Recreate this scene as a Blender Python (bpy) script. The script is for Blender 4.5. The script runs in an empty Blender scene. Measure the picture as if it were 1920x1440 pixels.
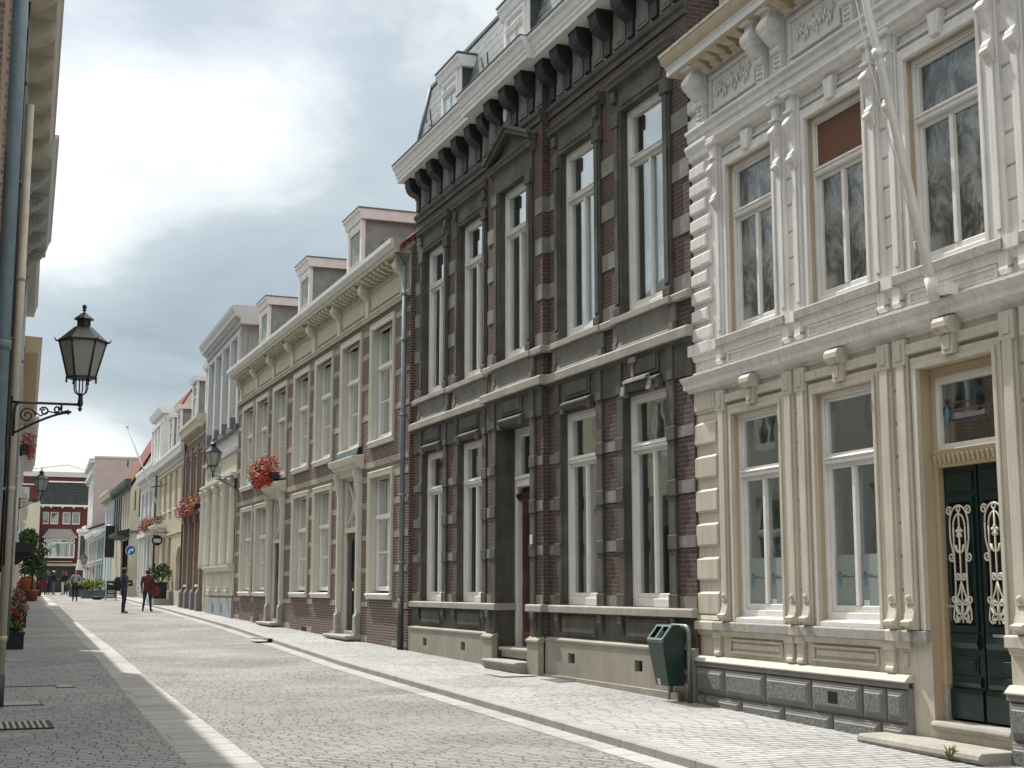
import bpy, bmesh, math, random
from mathutils import Vector, Matrix
random.seed(7)
R = math.radians
S = bpy.context.scene
COL = S.collection

# ------------------------------------------------------------------ camera
FPX = 2600.0
cam = bpy.data.cameras.new("camera")
cam.sensor_width = 36.0
cam.lens = 36.0 * FPX / 1920.0
cam.clip_start = 0.05
cam.clip_end = 2000.0
camo = bpy.data.objects.new("camera", cam)
COL.objects.link(camo)
camo.location = (0, 0, 1.7)
camo.rotation_euler = (R(90 + 8.38), 0, -R(21.59))
S.camera = camo

# ------------------------------------------------------------------ sun and sky
SUN_AZ, SUN_EL = R(-11.8), R(52.0)          # azimuth clockwise from +Y
sdir = Vector((math.sin(SUN_AZ) * math.cos(SUN_EL), math.cos(SUN_AZ) * math.cos(SUN_EL), math.sin(SUN_EL)))
sl = bpy.data.lights.new("sun", 'SUN')
sl.energy = 5.0
sl.angle = R(0.6)
sl.color = (1.0, 0.96, 0.90)
so = bpy.data.objects.new("sun", sl)
COL.objects.link(so)
so.location = sdir * 60
so.rotation_euler = sdir.to_track_quat('Z', 'Y').to_euler()

S.view_settings.view_transform = 'Standard'
S.view_settings.look = 'None'
S.view_settings.exposure = 0.18
S.view_settings.gamma = 1.0
S.view_settings.use_curve_mapping = False
S.cycles.max_bounces = 6
S.cycles.transparent_max_bounces = 12


class NT:
    """small helper to write shader node graphs"""
    def __init__(s, tree):
        s.t = tree
        s.t.nodes.clear()

    def n(s, typ, ins=None, **props):
        nd = s.t.nodes.new(typ)
        for k, v in props.items():
            setattr(nd, k, v)
        for k, v in (ins or {}).items():
            sock = nd.inputs[k]
            if isinstance(v, bpy.types.NodeSocket):
                s.t.links.new(v, sock)
            else:
                sock.default_value = v
        return nd

    def math(s, op, a, b=0.0, clamp=False):
        return s.n('ShaderNodeMath', {0: a, 1: b}, operation=op, use_clamp=clamp).outputs[0]

    def mix(s, f, a, b, blend='MIX'):
        nd = s.t.nodes.new('ShaderNodeMix')
        nd.data_type = 'RGBA'
        nd.blend_type = blend
        for i, v in ((0, f), (6, a), (7, b)):
            if isinstance(v, bpy.types.NodeSocket):
                s.t.links.new(v, nd.inputs[i])
            elif i == 0:
                nd.inputs[0].default_value = v
            else:
                nd.inputs[i].default_value = (v[0], v[1], v[2], 1)
        return nd.outputs[2]

    def noise(s, vec, scale, detail=4, rough=0.55, dist=0.0):
        return s.n('ShaderNodeTexNoise', {'Vector': vec, 'Scale': scale, 'Detail': detail,
                                          'Roughness': rough, 'Distortion': dist}).outputs[0]

    def ramp(s, f, lo, hi):
        return s.n('ShaderNodeMapRange', {0: f, 1: lo, 2: hi, 3: 0.0, 4: 1.0}, clamp=True).outputs[0]

    def scalev(s, vec, sc):
        return s.n('ShaderNodeMapping', {'Vector': vec, 'Scale': sc}).outputs[0]


world = bpy.data.worlds.new("World")
S.world = world
world.use_nodes = True
w = NT(world.node_tree)
tc = w.n('ShaderNodeTexCoord').outputs['Generated']
sky = w.n('ShaderNodeTexSky', sky_type='NISHITA', sun_disc=False)
sky.sun_elevation = SUN_EL
sky.sun_rotation = SUN_AZ
sky.air_density = 1.0
sky.dust_density = 2.0
sep = w.n('ShaderNodeSeparateXYZ', {0: tc})
zz = w.math('ADD', w.math('MAXIMUM', sep.outputs[2], 0.0), 0.16)
px_ = w.math('DIVIDE', sep.outputs[0], zz)
py_ = w.math('DIVIDE', sep.outputs[1], zz)
cv = w.n('ShaderNodeCombineXYZ', {0: px_, 1: py_, 2: 0.3}).outputs[0]
n1 = w.noise(cv, 1.25, 12, 0.60, 0.45)
n2 = w.noise(w.scalev(tc, (5, 5, 9)), 1.3, 9, 0.58, 0.35)


def blob(d, k, amt):
    v = Vector(d).normalized()
    dp = w.n('ShaderNodeVectorMath', {0: tc, 1: tuple(v)}, operation='DOT_PRODUCT').outputs['Value']
    g = w.n('ShaderNodeMath', {0: w.math('MAXIMUM', dp, 0.0), 1: k}, operation='POWER').outputs[0]
    return w.math('MULTIPLY', g, amt)


field = w.math('MULTIPLY', w.math('SUBTRACT', n1, 0.5), 1.1)
field = w.math('ADD', field, w.math('MULTIPLY', w.math('SUBTRACT', n2, 0.5), 0.75))
for d, k, a in (((.095, .945, .30), 260, .55), ((.06, .95, .25), 500, .30), ((.19, .925, .335), 420, .38), ((.075, .992, .075), 900, .85), ((.105, .984, .165), 420, -.42),
                ((.165, .965, .195), 380, -.34), ((.23, .93, .25), 260, -.20), ((.14, .92, .385), 500, -.18),
                (tuple(sdir), 6, .30)):
    field = w.math('ADD', field, blob(d, k, a))
shade = w.ramp(field, -0.35, 0.72)
ccol = w.mix(w.ramp(field, -0.42, 0.20), (0.345, 0.42, 0.475), (0.61, 0.685, 0.72))
ccol = w.mix(w.ramp(field, 0.06, 0.50), ccol, (1.02, 1.05, 1.06))
high = w.math('ADD', 1.0, w.math('MULTIPLY', w.ramp(sep.outputs[2], 0.43, 0.85), 1.15))  # extra gain added to the sky above the view, as fill light on the facades
ccol = w.mix(w.ramp(sep.outputs[2], 0.40, 0.70), ccol, (0.98, 0.97, 0.93))
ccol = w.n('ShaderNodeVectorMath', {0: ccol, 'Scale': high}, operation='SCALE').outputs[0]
skc = w.mix(1.0, sky.outputs[0], (0.10, 0.10, 0.10), 'MULTIPLY')
cover = w.ramp(n1, 0.30, 0.50)
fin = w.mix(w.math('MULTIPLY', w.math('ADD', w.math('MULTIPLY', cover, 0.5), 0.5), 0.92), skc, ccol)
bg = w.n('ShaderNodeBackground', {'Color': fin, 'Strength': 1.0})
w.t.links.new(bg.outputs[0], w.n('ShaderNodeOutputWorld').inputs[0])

# ------------------------------------------------------------------ materials
MATS = {}


def newmat(name):
    m = bpy.data.materials.new(name)
    m.use_nodes = True
    k = NT(m.node_tree)
    o = k.n('ShaderNodeOutputMaterial')
    b = k.n('ShaderNodeBsdfPrincipled')
    k.t.links.new(b.outputs[0], o.inputs[0])
    MATS[name] = m
    return m, k, b


def plain(name, col, rough=.75, var=.18, scale=3.0, bump=.1, bscale=60, metal=0.0, streak=0.0, dirt=None, spec=.35, bd=.01):
    """painted or bare material with patchy tone, optional rain streaks and dirt"""
    m, k, b = newmat(name)
    tc = k.n('ShaderNodeTexCoord').outputs['Object']
    n = k.noise(tc, scale, 6, .6)
    f = k.ramp(n, .3, .7)
    lo = [max(0, c * (1 - var)) for c in col]
    hi = [min(1, c * (1 + var)) for c in col]
    c = k.mix(f, lo, hi)
    if streak:
        ns = k.noise(k.scalev(tc, (9, 9, .55)), 1.6, 5, .6)
        c = k.mix(k.math('MULTIPLY', k.ramp(ns, .45, .72), streak), c, dirt or [x * .35 for x in col])
    elif dirt:
        nd = k.noise(tc, scale * .7, 8, .65, .4)
        c = k.mix(k.math('MULTIPLY', k.ramp(nd, .55, .75), .6), c, dirt)
    k.t.links.new(c, b.inputs['Base Color'])
    b.inputs['Roughness'].default_value = rough
    b.inputs['Metallic'].default_value = metal
    b.inputs['Specular IOR Level'].default_value = spec
    if bump:
        nb = k.noise(tc, bscale, 5, .65)
        bp = k.n('ShaderNodeBump', {'Height': nb, 'Strength': bump, 'Distance': bd})
        k.t.links.new(bp.outputs[0], b.inputs['Normal'])
    return m


def brickmat(name, c1, c2, mortar, bw=.22, bh=.065, ms=.009, bump=.5, ground=False, rough=.85, dirt=(.05, .045, .04), dirtamt=.5, ns=1.2, wob=0.0, spec=.3, nb=.5):
    m, k, b = newmat(name)
    tc = k.n('ShaderNodeTexCoord').outputs['Object']
    if ground:
        v = tc
        if wob:
            nv = k.n('ShaderNodeTexNoise', {'Vector': tc, 'Scale': 1.7, 'Detail': 3}).outputs[1]
            nv2 = k.n('ShaderNodeVectorMath', {0: nv, 1: (.5, .5, .5)}, operation='SUBTRACT').outputs[0]
            nv3 = k.n('ShaderNodeVectorMath', {0: nv2, 'Scale': wob}, operation='SCALE').outputs[0]
            v = k.n('ShaderNodeVectorMath', {0: v, 1: nv3}, operation='ADD').outputs[0]
            wob = 0
        sx = k.n('ShaderNodeSeparateXYZ', {0: v})
        row = k.math('FLOOR', k.math('DIVIDE', sx.outputs[1], bh))
        wn = k.n('ShaderNodeTexWhiteNoise', {'W': row}, noise_dimensions='1D').outputs[0]
        v = k.n('ShaderNodeCombineXYZ', {0: k.math('ADD', sx.outputs[0], k.math('MULTIPLY', wn, bw)), 1: k.math('MULTIPLY', sx.outputs[1], .5), 2: 0.0}).outputs[0]
        bh = bh * .5
    else:
        sx = k.n('ShaderNodeSeparateXYZ', {0: tc})
        v = k.n('ShaderNodeCombineXYZ', {0: k.math('ADD', sx.outputs[0], sx.outputs[1]), 1: sx.outputs[2], 2: 0.0}).outputs[0]
    if wob:
        nv = k.n('ShaderNodeTexNoise', {'Vector': tc, 'Scale': 2.3, 'Detail': 3}).outputs[1]
        nv2 = k.n('ShaderNodeVectorMath', {0: nv, 1: (.5, .5, .5)}, operation='SUBTRACT').outputs[0]
        nv3 = k.n('ShaderNodeVectorMath', {0: nv2, 'Scale': wob}, operation='SCALE').outputs[0]
        v = k.n('ShaderNodeVectorMath', {0: v, 1: nv3}, operation='ADD').outputs[0]
    br = k.n('ShaderNodeTexBrick', {'Vector': v, 'Color1': (*c1, 1), 'Color2': (*c2, 1), 'Mortar': (*mortar, 1),
                                    'Scale': 1.0, 'Mortar Size': ms, 'Mortar Smooth': .25, 'Bias': 0.0,
                                    'Brick Width': bw, 'Row Height': bh})
    n = k.noise(tc, ns, 7, .65)
    c = k.mix(k.math('MULTIPLY', k.ramp(n, .45, .75), dirtamt), br.outputs[0], dirt)
    if ground:
        vo = k.n('ShaderNodeTexVoronoi', {'Vector': k.n('ShaderNodeVectorMath', {0: tc, 1: k.n('ShaderNodeTexNoise', {'Vector': tc, 'Scale': 1.5}).outputs[1]}, operation='ADD').outputs[0], 'Scale': .55})
        vs = k.n('ShaderNodeSeparateXYZ', {0: vo.outputs['Color']}).outputs[0]
        c = k.mix(.35, c, k.mix(vs, (.62, .62, .63), (1.3, 1.3, 1.28)), 'MULTIPLY')
    n3 = k.noise(tc, 14, 4, .6)
    c = k.mix(.5, c, k.mix(n3, (.55, .55, .55), (1.5, 1.5, 1.5)), 'MULTIPLY')
    k.t.links.new(c, b.inputs['Base Color'])
    b.inputs['Roughness'].default_value = rough
    b.inputs['Specular IOR Level'].default_value = spec
    h = k.math('ADD', k.math('MULTIPLY', br.outputs[1], -1.0), k.math('MULTIPLY', k.noise(tc, 45, 4, .7), nb))
    bp = k.n('ShaderNodeBump', {'Height': h, 'Strength': bump, 'Distance': .012})
    k.t.links.new(bp.outputs[0], b.inputs['Normal'])
    return m


# stone, brick, paint
plain('dark_stone', (.088, .086, .074), .8, .35, 2.2, .35, 35, streak=.45, dirt=(.028, .028, .026))
plain('grey_stone', (.185, .180, .162), .85, .22, 2.5, .35, 45, streak=.35, dirt=(.085, .085, .08))
plain('plinth_stone', (.33, .305, .26), .85, .14, 2.0, .25, 60, streak=.22, dirt=(.12, .115, .105))
plain('ledge_stone', (.36, .34, .30), .85, .15, 3.0, .25, 60, streak=.25, dirt=(.13, .125, .115))
plain('band_stone', (.205, .198, .175), .85, .2, 4.0, .3, 50, dirt=(.12, .12, .11))
plain('stone_course', (.33, .305, .245), .85, .35, 7, .5, 40, dirt=(.20, .17, .13))
plain('black_bracket', (.026, .028, .028), .6, .3, 5, .3, 40)
brickmat('dark_brick', (.112, .062, .053), (.076, .049, .045), (.13, .12, .11), .21, .062, .009, .4, dirt=(.03, .026, .025), dirtamt=.55)
brickmat('brown_brick', (.150, .082, .064), (.082, .053, .047), (.26, .24, .205), .20, .0575, .011, .8, dirt=(.20, .15, .11), dirtamt=.30, wob=.03)
brickmat('old_brick', (.27, .175, .12), (.16, .10, .075), (.33, .28, .22), .2, .06, .012, .9, dirt=(.10, .08, .06), dirtamt=.5, wob=.03)
brickmat('red_brick', (.125, .030, .026), (.085, .024, .022), (.10, .06, .055), .21, .065, .008, .2, dirtamt=.2)
brickmat('pinkish_brick', (.27, .185, .155), (.21, .14, .12), (.3, .26, .22), .21, .065, .008, .2, dirt=(.2, .16, .14), dirtamt=.3)
plain('white_paint', (.72, .715, .69), .55, .07, 4, .12, 90, streak=.25, dirt=(.50, .48, .44))
plain('white_render', (.70, .69, .665), .65, .10, 1.3, .3, 55, streak=.5, dirt=(.44, .42, .37))
plain('cream_render', (.545, .51, .435), .65, .11, 1.3, .25, 60, streak=.5, dirt=(.33, .30, .24))
plain('cream_frame', (.45, .365, .25), .55, .05, 3, .1, 60)
plain('cream_paint', (.60, .585, .505), .55, .05, 3, .1, 60, streak=.12, dirt=(.45, .42, .34))
plain('soffit_beige', (.43, .395, .325), .7, .12, 3, .15, 50, dirt=(.30, .27, .21))
plain('pipe_cream', (.50, .465, .38), .6, .1, 4, .1, 50, dirt=(.35, .32, .25))
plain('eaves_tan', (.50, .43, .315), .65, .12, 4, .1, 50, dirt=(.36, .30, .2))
plain('mossy_cream', (.50, .47, .36), .7, .2, 6, .2, 40, dirt=(.22, .21, .10))
plain('rough_stone', (.20, .20, .195), .9, .3, 30, 1.0, 24, bd=.06)
plain('smooth_grey', (.21, .21, .205), .8, .12, 5, .2, 60)
plain('sill_grey', (.34, .33, .31), .85, .2, 14, .4, 55, dirt=(.2, .2, .19))
plain('pale_grey', (.52, .53, .52), .7, .06, 2, .1, 60, streak=.15, dirt=(.36, .37, .37))
plain('yellow_render', (.50, .44, .32), .75, .07, 2, .15, 60, streak=.15, dirt=(.42, .36, .25))
plain('pink_render', (.46, .36, .34), .8, .06, 1.2, .15, 50, streak=.12, dirt=(.38, .29, .27))
plain('blue_render', (.47, .53, .56), .75, .06, 1.5, .1, 50)
plain('pale_yellow', (.52, .49, .38), .75, .07, 1.5, .1, 50)
plain('teal_paint', (.22, .30, .30), .6, .1, 3, .1, 50)
plain('grey_paint', (.40, .40, .37), .7, .08, 2, .1, 50)
plain('blue_grey_base', (.30, .335, .345), .75, .12, 3, .2, 50, streak=.2, dirt=(.2, .22, .23))
plain('zinc', (.20, .235, .25), .5, .15, 6, .1, 50, metal=.3)
plain('dark_pipe', (.06, .068, .07), .5, .2, 8, .1, 50)
plain('blue_pipe', (.13, .18, .20), .45, .15, 8, .1, 50)
plain('iron_black', (.012, .013, .015), .38, .2, 12, .1, 80, spec=.5)
plain('lead', (.14, .155, .165), .6, .15, 5, .1, 30)
plain('dormer_cheek', (.255, .275, .265), .7, .2, 4, .1, 50, dirt=(.18, .18, .18))
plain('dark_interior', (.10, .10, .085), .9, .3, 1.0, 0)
plain('curtain_cloth', (.70, .73, .71), .9, .08, 6, 0)
plain('blind_cloth', (.36, .35, .25), .9, .08, 6, 0)
plain('brown_blind', (.15, .075, .045), .9, .06, 40, .1, 80)
plain('door_red', (.045, .012, .010), .35, .2, 6, .05, 40, spec=.5)
plain('door_kick', (.16, .075, .035), .5, .25, 6, .1, 40)
plain('door_green', (.006, .021, .019), .28, .2, 5, .04, 40, spec=.5)
plain('door_dark', (.02, .022, .024), .3, .2, 5, .04, 40, spec=.5)
plain('brass', (.55, .36, .12), .3, .1, 8, 0, metal=.9)
plain('steel', (.5, .5, .48), .35, .1, 8, 0, metal=.7)
plain('bin_green', (.012, .036, .030), .38, .3, 14, .06, 60, spec=.5, dirt=(.035, .05, .045))
plain('bin_trim', (.11, .17, .16), .4, .1, 10, 0)
plain('galvanised', (.20, .22, .21), .45, .2, 14, .1, 40, metal=.4)
plain('sticker', (.62, .62, .60), .6, .1, 60, 0)
plain('black_hole', (.008, .008, .008), .9, .1, 5, 0)
plain('frosted_film', (.24, .28, .275), .45, .05, 4, 0)
plain('logo_red', (.24, .11, .115), .6, .05, 5, 0)
plain('logo_blue', (.10, .22, .33), .6, .05, 5, 0)
plain('logo_purple', (.07, .035, .12), .6, .05, 5, 0)
plain('sign_black', (.012, .012, .013), .4, .1, 5, 0)
plain('letter_grey', (.28, .30, .27), .7, .1, 5, 0)
plain('sign_blue', (.02, .13, .36), .4, .05, 5, 0)
plain('sign_white', (.80, .80, .80), .45, .03, 5, 0)
plain('terracotta', (.30, .10, .055), .8, .2, 5, .1, 40)
plain('leaf_green', (.055, .105, .025), .55, .35, 30, 0)
plain('leaf_dark', (.022, .045, .016), .55, .35, 30, 0)
plain('leaf_grey', (.16, .19, .09), .6, .3, 30, 0)
plain('leaf_lime', (.17, .24, .03), .55, .3, 30, 0)
plain('flower_red', (.55, .035, .025), .6, .3, 40, 0)
plain('flower_pink', (.46, .085, .12), .6, .3, 40, 0)
plain('flower_orange', (.50, .17, .05), .6, .3, 40, 0)
plain('planter_dark', (.025, .026, .03), .6, .2, 8, .1, 40)
plain('planter_teal', (.10, .14, .14), .6, .15, 8, .1, 40)
plain('orange_cloth', (.17, .05, .02), .85, .2, 8, .1, 40)
plain('soil', (.03, .022, .016), .95, .3, 20, .3, 30)
plain('skin', (.46, .25, .18), .55, .1, 20, 0)
plain('hair_brown', (.07, .028, .018), .6, .3, 30, 0)
plain('hair_dark', (.025, .016, .013), .6, .3, 30, 0)
plain('hair_blond', (.32, .20, .10), .6, .3, 30, 0)
plain('cap_maroon', (.13, .04, .04), .8, .2, 20, 0)
plain('cap_white', (.72, .72, .70), .8, .05, 20, 0)
plain('straw', (.45, .33, .16), .8, .1, 30, 0)
plain('shirt_blue', (.045, .06, .085), .85, .2, 12, 0)
plain('shirt_plaid', (.105, .03, .034), .85, .5, 18, 0, dirt=(.05, .04, .05))
plain('shirt_grey', (.33, .33, .34), .85, .15, 8, 0)
plain('cloth_dark', (.022, .024, .03), .85, .3, 10, 0)
plain('jeans_dark', (.028, .032, .055), .85, .25, 10, 0)
plain('jeans_blue', (.10, .16, .28), .85, .2, 10, 0)
plain('trouser_red', (.20, .03, .035), .85, .2, 10, 0)
plain('trouser_white', (.62, .60, .60), .85, .08, 10, 0)
plain('bag_red', (.13, .022, .02), .6, .2, 10, 0)
plain('shoe_dark', (.02, .018, .017), .5, .2, 10, 0)
plain('kerb_concrete', (.33, .325, .305), .85, .12, 3, .3, 70, streak=.0, dirt=(.22, .215, .2))
brickmat('gutter_stone', (.38, .375, .355), (.33, .325, .31), (.13, .125, .12), 4.0, .5, .006, .6, ground=True, dirt=(.27, .265, .25), dirtamt=.5, ns=1.4, wob=.02, nb=.8)
plain('slot_dark', (.03, .03, .03), .8, .2, 6, 0)
plain('cover_iron', (.10, .10, .10), .6, .3, 10, .3, 60, metal=.3)
brickmat('street_setts', (.405, .39, .372), (.285, .28, .278), (.10, .097, .093), .21, .092, .012, 1.0, ground=True, dirt=(.41, .40, .36), dirtamt=.6, ns=.5, wob=.10, nb=1.3)
brickmat('pavement_bricks', (.36, .365, .36), (.27, .28, .285), (.06, .06, .06), .21, .105, .008, .9, ground=True, dirt=(.37, .37, .36), dirtamt=.5, ns=.9, wob=.07, nb=.8)
brickmat('footway_bricks', (.42, .425, .41), (.34, .345, .335), (.12, .12, .115), .26, .13, .009, .9, ground=True, dirt=(.45, .45, .43), dirtamt=.5, ns=.9, wob=.03, nb=.5)
brickmat('red_tiles', (.26, .080, .058), (.18, .058, .045), (.05, .02, .018), .22, .30, .02, 1.0, dirt=(.11, .04, .035), dirtamt=.4)
brickmat('dark_tiles', (.045, .055, .060), (.032, .04, .045), (.015, .017, .02), .28, .32, .02, .8, dirt=(.05, .06, .05), dirtamt=.3)
brickmat('slates', (.22, .235, .24), (.17, .185, .195), (.02, .02, .022), .34, .20, .016, .5, dirt=(.13, .14, .15), dirtamt=.5, rough=.45, spec=.6)

# window glass: sharp reflection growing with angle, dark room seen through
m, k, b = newmat('window_glass')
k.t.nodes.remove(b)
fr = k.n('ShaderNodeFresnel', {'IOR': 1.65}).outputs[0]
gl = k.n('ShaderNodeBsdfGlossy', {'Color': (.96, .98, 1, 1), 'Roughness': .015})
tcg = k.n('ShaderNodeTexCoord').outputs['Object']
bpg = k.n('ShaderNodeBump', {'Height': k.noise(tcg, 1.3, 2, .5), 'Strength': .05, 'Distance': .05})
k.t.links.new(bpg.outputs[0], gl.inputs['Normal'])
tr = k.n('ShaderNodeBsdfTransparent', {'Color': (.78, .84, .81, 1)})
mx = k.n('ShaderNodeMixShader', {0: k.math('MINIMUM', k.math('MULTIPLY', fr, 2.7), .8), 1: tr.outputs[0], 2: gl.outputs[0]})
k.t.links.new(mx.outputs[0], [x for x in k.t.nodes if x.type == 'OUTPUT_MATERIAL'][0].inputs[0])
# frosted lantern glass
m, k, b = newmat('lantern_glass')
b.inputs['Base Color'].default_value = (.62, .63, .60, 1)
b.inputs['Roughness'].default_value = .35
b.inputs['Transmission Weight'].default_value = .0
tl_ = k.n('ShaderNodeBsdfTranslucent', {'Color': (.72, .73, .70, 1)})
tp_ = k.n('ShaderNodeBsdfTransparent', {'Color': (.9, .9, .9, 1)})
mx1 = k.n('ShaderNodeMixShader', {0: .55, 1: b.outputs[0], 2: tl_.outputs[0]})
mx2 = k.n('ShaderNodeMixShader', {0: .25, 1: mx1.outputs[0], 2: tp_.outputs[0]})
k.t.links.new(mx2.outputs[0], [x for x in k.t.nodes if x.type == 'OUTPUT_MATERIAL'][0].inputs[0])
# old uneven dusty glass of the unrenovated upper windows
m, k, b = newmat('dusty_glass')
tcg = k.n('ShaderNodeTexCoord').outputs['Object']
nn = k.noise(k.scalev(tcg, (3, 3, 2)), 1.2, 8, .7, .8)
b.inputs['Roughness'].default_value = .2
k.t.links.new(k.mix(k.ramp(nn, .44, .60), (.045, .052, .048), (.27, .28, .255)), b.inputs['Base Color'])
fr = k.n('ShaderNodeFresnel', {'IOR': 1.5}).outputs[0]
gl = k.n('ShaderNodeBsdfGlossy', {'Color': (.9, .95, .95, 1), 'Roughness': .05})
mx = k.n('ShaderNodeMixShader', {0: k.math('MULTIPLY', fr, .8, True), 1: b.outputs[0], 2: gl.outputs[0]})
k.t.links.new(mx.outputs[0], [x for x in k.t.nodes if x.type == 'OUTPUT_MATERIAL'][0].inputs[0])


# ------------------------------------------------------------------ mesh building
class MB:
    def __init__(s):
        s.v = []
        s.f = []
        s.m = []
        s.sm = []

    def face(s, pts, m=0, smooth=False):
        i = len(s.v)
        s.v += [tuple(p) for p in pts]
        s.f.append(tuple(range(i, i + len(pts))))
        s.m.append(m)
        s.sm.append(smooth)

    def box(s, u0, u1, d0, d1, z0, z1, m=0):
        u0, u1 = min(u0, u1), max(u0, u1)
        d0, d1 = min(d0, d1), max(d0, d1)
        z0, z1 = min(z0, z1), max(z0, z1)
        i = len(s.v)
        s.v += [(u0, d0, z0), (u1, d0, z0), (u1, d1, z0), (u0, d1, z0), (u0, d0, z1), (u1, d0, z1), (u1, d1, z1), (u0, d1, z1)]
        for q in ((0, 3, 2, 1), (4, 5, 6, 7), (0, 1, 5, 4), (1, 2, 6, 5), (2, 3, 7, 6), (3, 0, 4, 7)):
            s.f.append(tuple(i + a for a in q))
            s.m.append(m)
            s.sm.append(False)
        return s

    def prism(s, poly, axis, a0, a1, m=0, smooth=False):
        """extrude a closed polygon. axis 'u': poly (d,z); 'd': poly (u,z); 'z': poly (u,d)"""
        def P(p, a):
            return (a, p[0], p[1]) if axis == 'u' else (p[0], a, p[1]) if axis == 'd' else (p[0], p[1], a)
        n = len(poly)
        i = len(s.v)
        s.v += [P(p, a0) for p in poly] + [P(p, a1) for p in poly]
        for a in range(n):
            b = (a + 1) % n
            s.f.append((i + a, i + b, i + n + b, i + n + a))
            s.m.append(m)
            s.sm.append(smooth)
        s.f.append(tuple(i + a for a in reversed(range(n))))
        s.f.append(tuple(i + n + a for a in range(n)))
        s.m += [m, m]
        s.sm += [False, False]
        return s

    def tube(s, pts, r, n=8, m=0, cap=True, smooth=True):
        pts = [Vector(p) for p in pts]
        rs = r if isinstance(r, (list, tuple)) else [r] * len(pts)
        rings = []
        ref = Vector((0.31, 0.52, 0.79)).normalized()
        for k, p in enumerate(pts):
            t = (pts[min(k + 1, len(pts) - 1)] - pts[max(k - 1, 0)])
            if t.length < 1e-9:
                t = Vector((0, 0, 1))
            t.normalize()
            rf = ref if abs(t.dot(ref)) < .93 else Vector((1, 0, 0))
            a = t.cross(rf).normalized()
            b = t.cross(a)
            i = len(s.v)
            for q in range(n):
                an = 2 * math.pi * q / n
                s.v.append(tuple(p + (a * math.cos(an) + b * math.sin(an)) * rs[k]))
            rings.append(i)
        for k in range(len(pts) - 1):
            for q in range(n):
                q2 = (q + 1) % n
                s.f.append((rings[k] + q, rings[k] + q2, rings[k + 1] + q2, rings[k + 1] + q))
                s.m.append(m)
                s.sm.append(smooth)
        if cap:
            s.f.append(tuple(rings[0] + q for q in reversed(range(n))))
            s.f.append(tuple(rings[-1] + q for q in range(n)))
            s.m += [m, m]
            s.sm += [False, False]
        return s

    def lathe(s, c, prof, n=16, m=0, smooth=True, rot=0.0):
        """prof: (radius, z) from bottom to top about a vertical axis at c"""
        i0 = len(s.v)
        for r, z in prof:
            for q in range(n):
                a = 2 * math.pi * q / n + rot
                s.v.append((c[0] + r * math.cos(a), c[1] + r * math.sin(a), c[2] + z))
        for k in range(len(prof) - 1):
            for q in range(n):
                q2 = (q + 1) % n
                s.f.append((i0 + k * n + q, i0 + k * n + q2, i0 + (k + 1) * n + q2, i0 + (k + 1) * n + q))
                s.m.append(m)
                s.sm.append(smooth)
        s.f.append(tuple(i0 + q for q in reversed(range(n))))
        s.f.append(tuple(i0 + (len(prof) - 1) * n + q for q in range(n)))
        s.m += [m, m]
        s.sm += [False, False]
        return s

    def wall(s, u0, u1, z0, z1, d, holes, depth, m=0, mr=None):
        """wall face at d with rectangular openings whose reveals go back by depth"""
        mr = m if mr is None else mr
        us = sorted(set([u0, u1] + [x for h in holes for x in (h[0], h[1]) if u0 < x < u1]))
        zs = sorted(set([z0, z1] + [x for h in holes for x in (h[2], h[3]) if z0 < x < z1]))
        for a, b in zip(us[:-1], us[1:]):
            for c, e in zip(zs[:-1], zs[1:]):
                mu, mz = (a + b) / 2, (c + e) / 2
                if any(h[0] < mu < h[1] and h[2] < mz < h[3] for h in holes):
                    continue
                s.face([(b, d, c), (a, d, c), (a, d, e), (b, d, e)], m)
        for h in holes:
            a, b, c, e = h[:4]
            q = d - depth
            s.face([(a, d, c), (a, q, c), (a, q, e), (a, d, e)], mr)
            s.face([(b, d, e), (b, q, e), (b, q, c), (b, d, c)], mr)
            s.face([(a, d, e), (a, q, e), (b, q, e), (b, d, e)], mr)
            s.face([(a, q, c), (a, d, c), (b, d, c), (b, q, c)], mr)
        return s

    def mesh(s, name, mats, z0=0.0):
        me = bpy.data.meshes.new(name)
        me.from_pydata([(x, y, z - z0) for x, y, z in s.v] if z0 else s.v, [], s.f)
        for mm in (mats if isinstance(mats, (list, tuple)) else [mats]):
            me.materials.append(MATS[mm])
        me.polygons.foreach_set('material_index', s.m)
        me.polygons.foreach_set('use_smooth', s.sm)
        me.update()
        return me


def link(name, data, parent=None, loc=(0, 0, 0), rot=(0, 0, 0)):
    o = bpy.data.objects.new(name, data)
    COL.objects.link(o)
    o.location = loc
    o.rotation_euler = rot
    if parent is not None:
        o.parent = parent
    return o


def tag(o, label, cat, group=None, kind=None):
    o['label'] = label
    o['category'] = cat
    if group:
        o['group'] = group
    if kind:
        o['kind'] = kind
    return o


def structure(name, mb, mats, label, cat='ground'):
    o = link(name, mb.mesh(name, mats))
    o['kind'] = 'structure'
    o['label'] = label
    o['category'] = cat
    return o


def single(name, mb, mats, label, cat, loc=(0, 0, 0), rz=0.0, group=None):
    return tag(link(name, mb.mesh(name, mats), None, loc, (0, 0, rz)), label, cat, group)


def thing(name, label, cat, loc=(0, 0, 0), rz=0.0, group=None):
    return tag(link(name, None, None, loc, (0, 0, rz)), label, cat, group)


def copy_tree(o, parent=None):
    c = o.copy()
    COL.objects.link(c)
    if parent is not None:
        c.parent = parent
    for ch in list(o.children):
        copy_tree(ch, c)
    return c


def gz(y):
    """height of the street along its length: a gentle climb to a crest"""
    return .013 * min(y, 96.0) + (0.0 if y < 96 else .002 * (min(y, 110) - 96))


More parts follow.
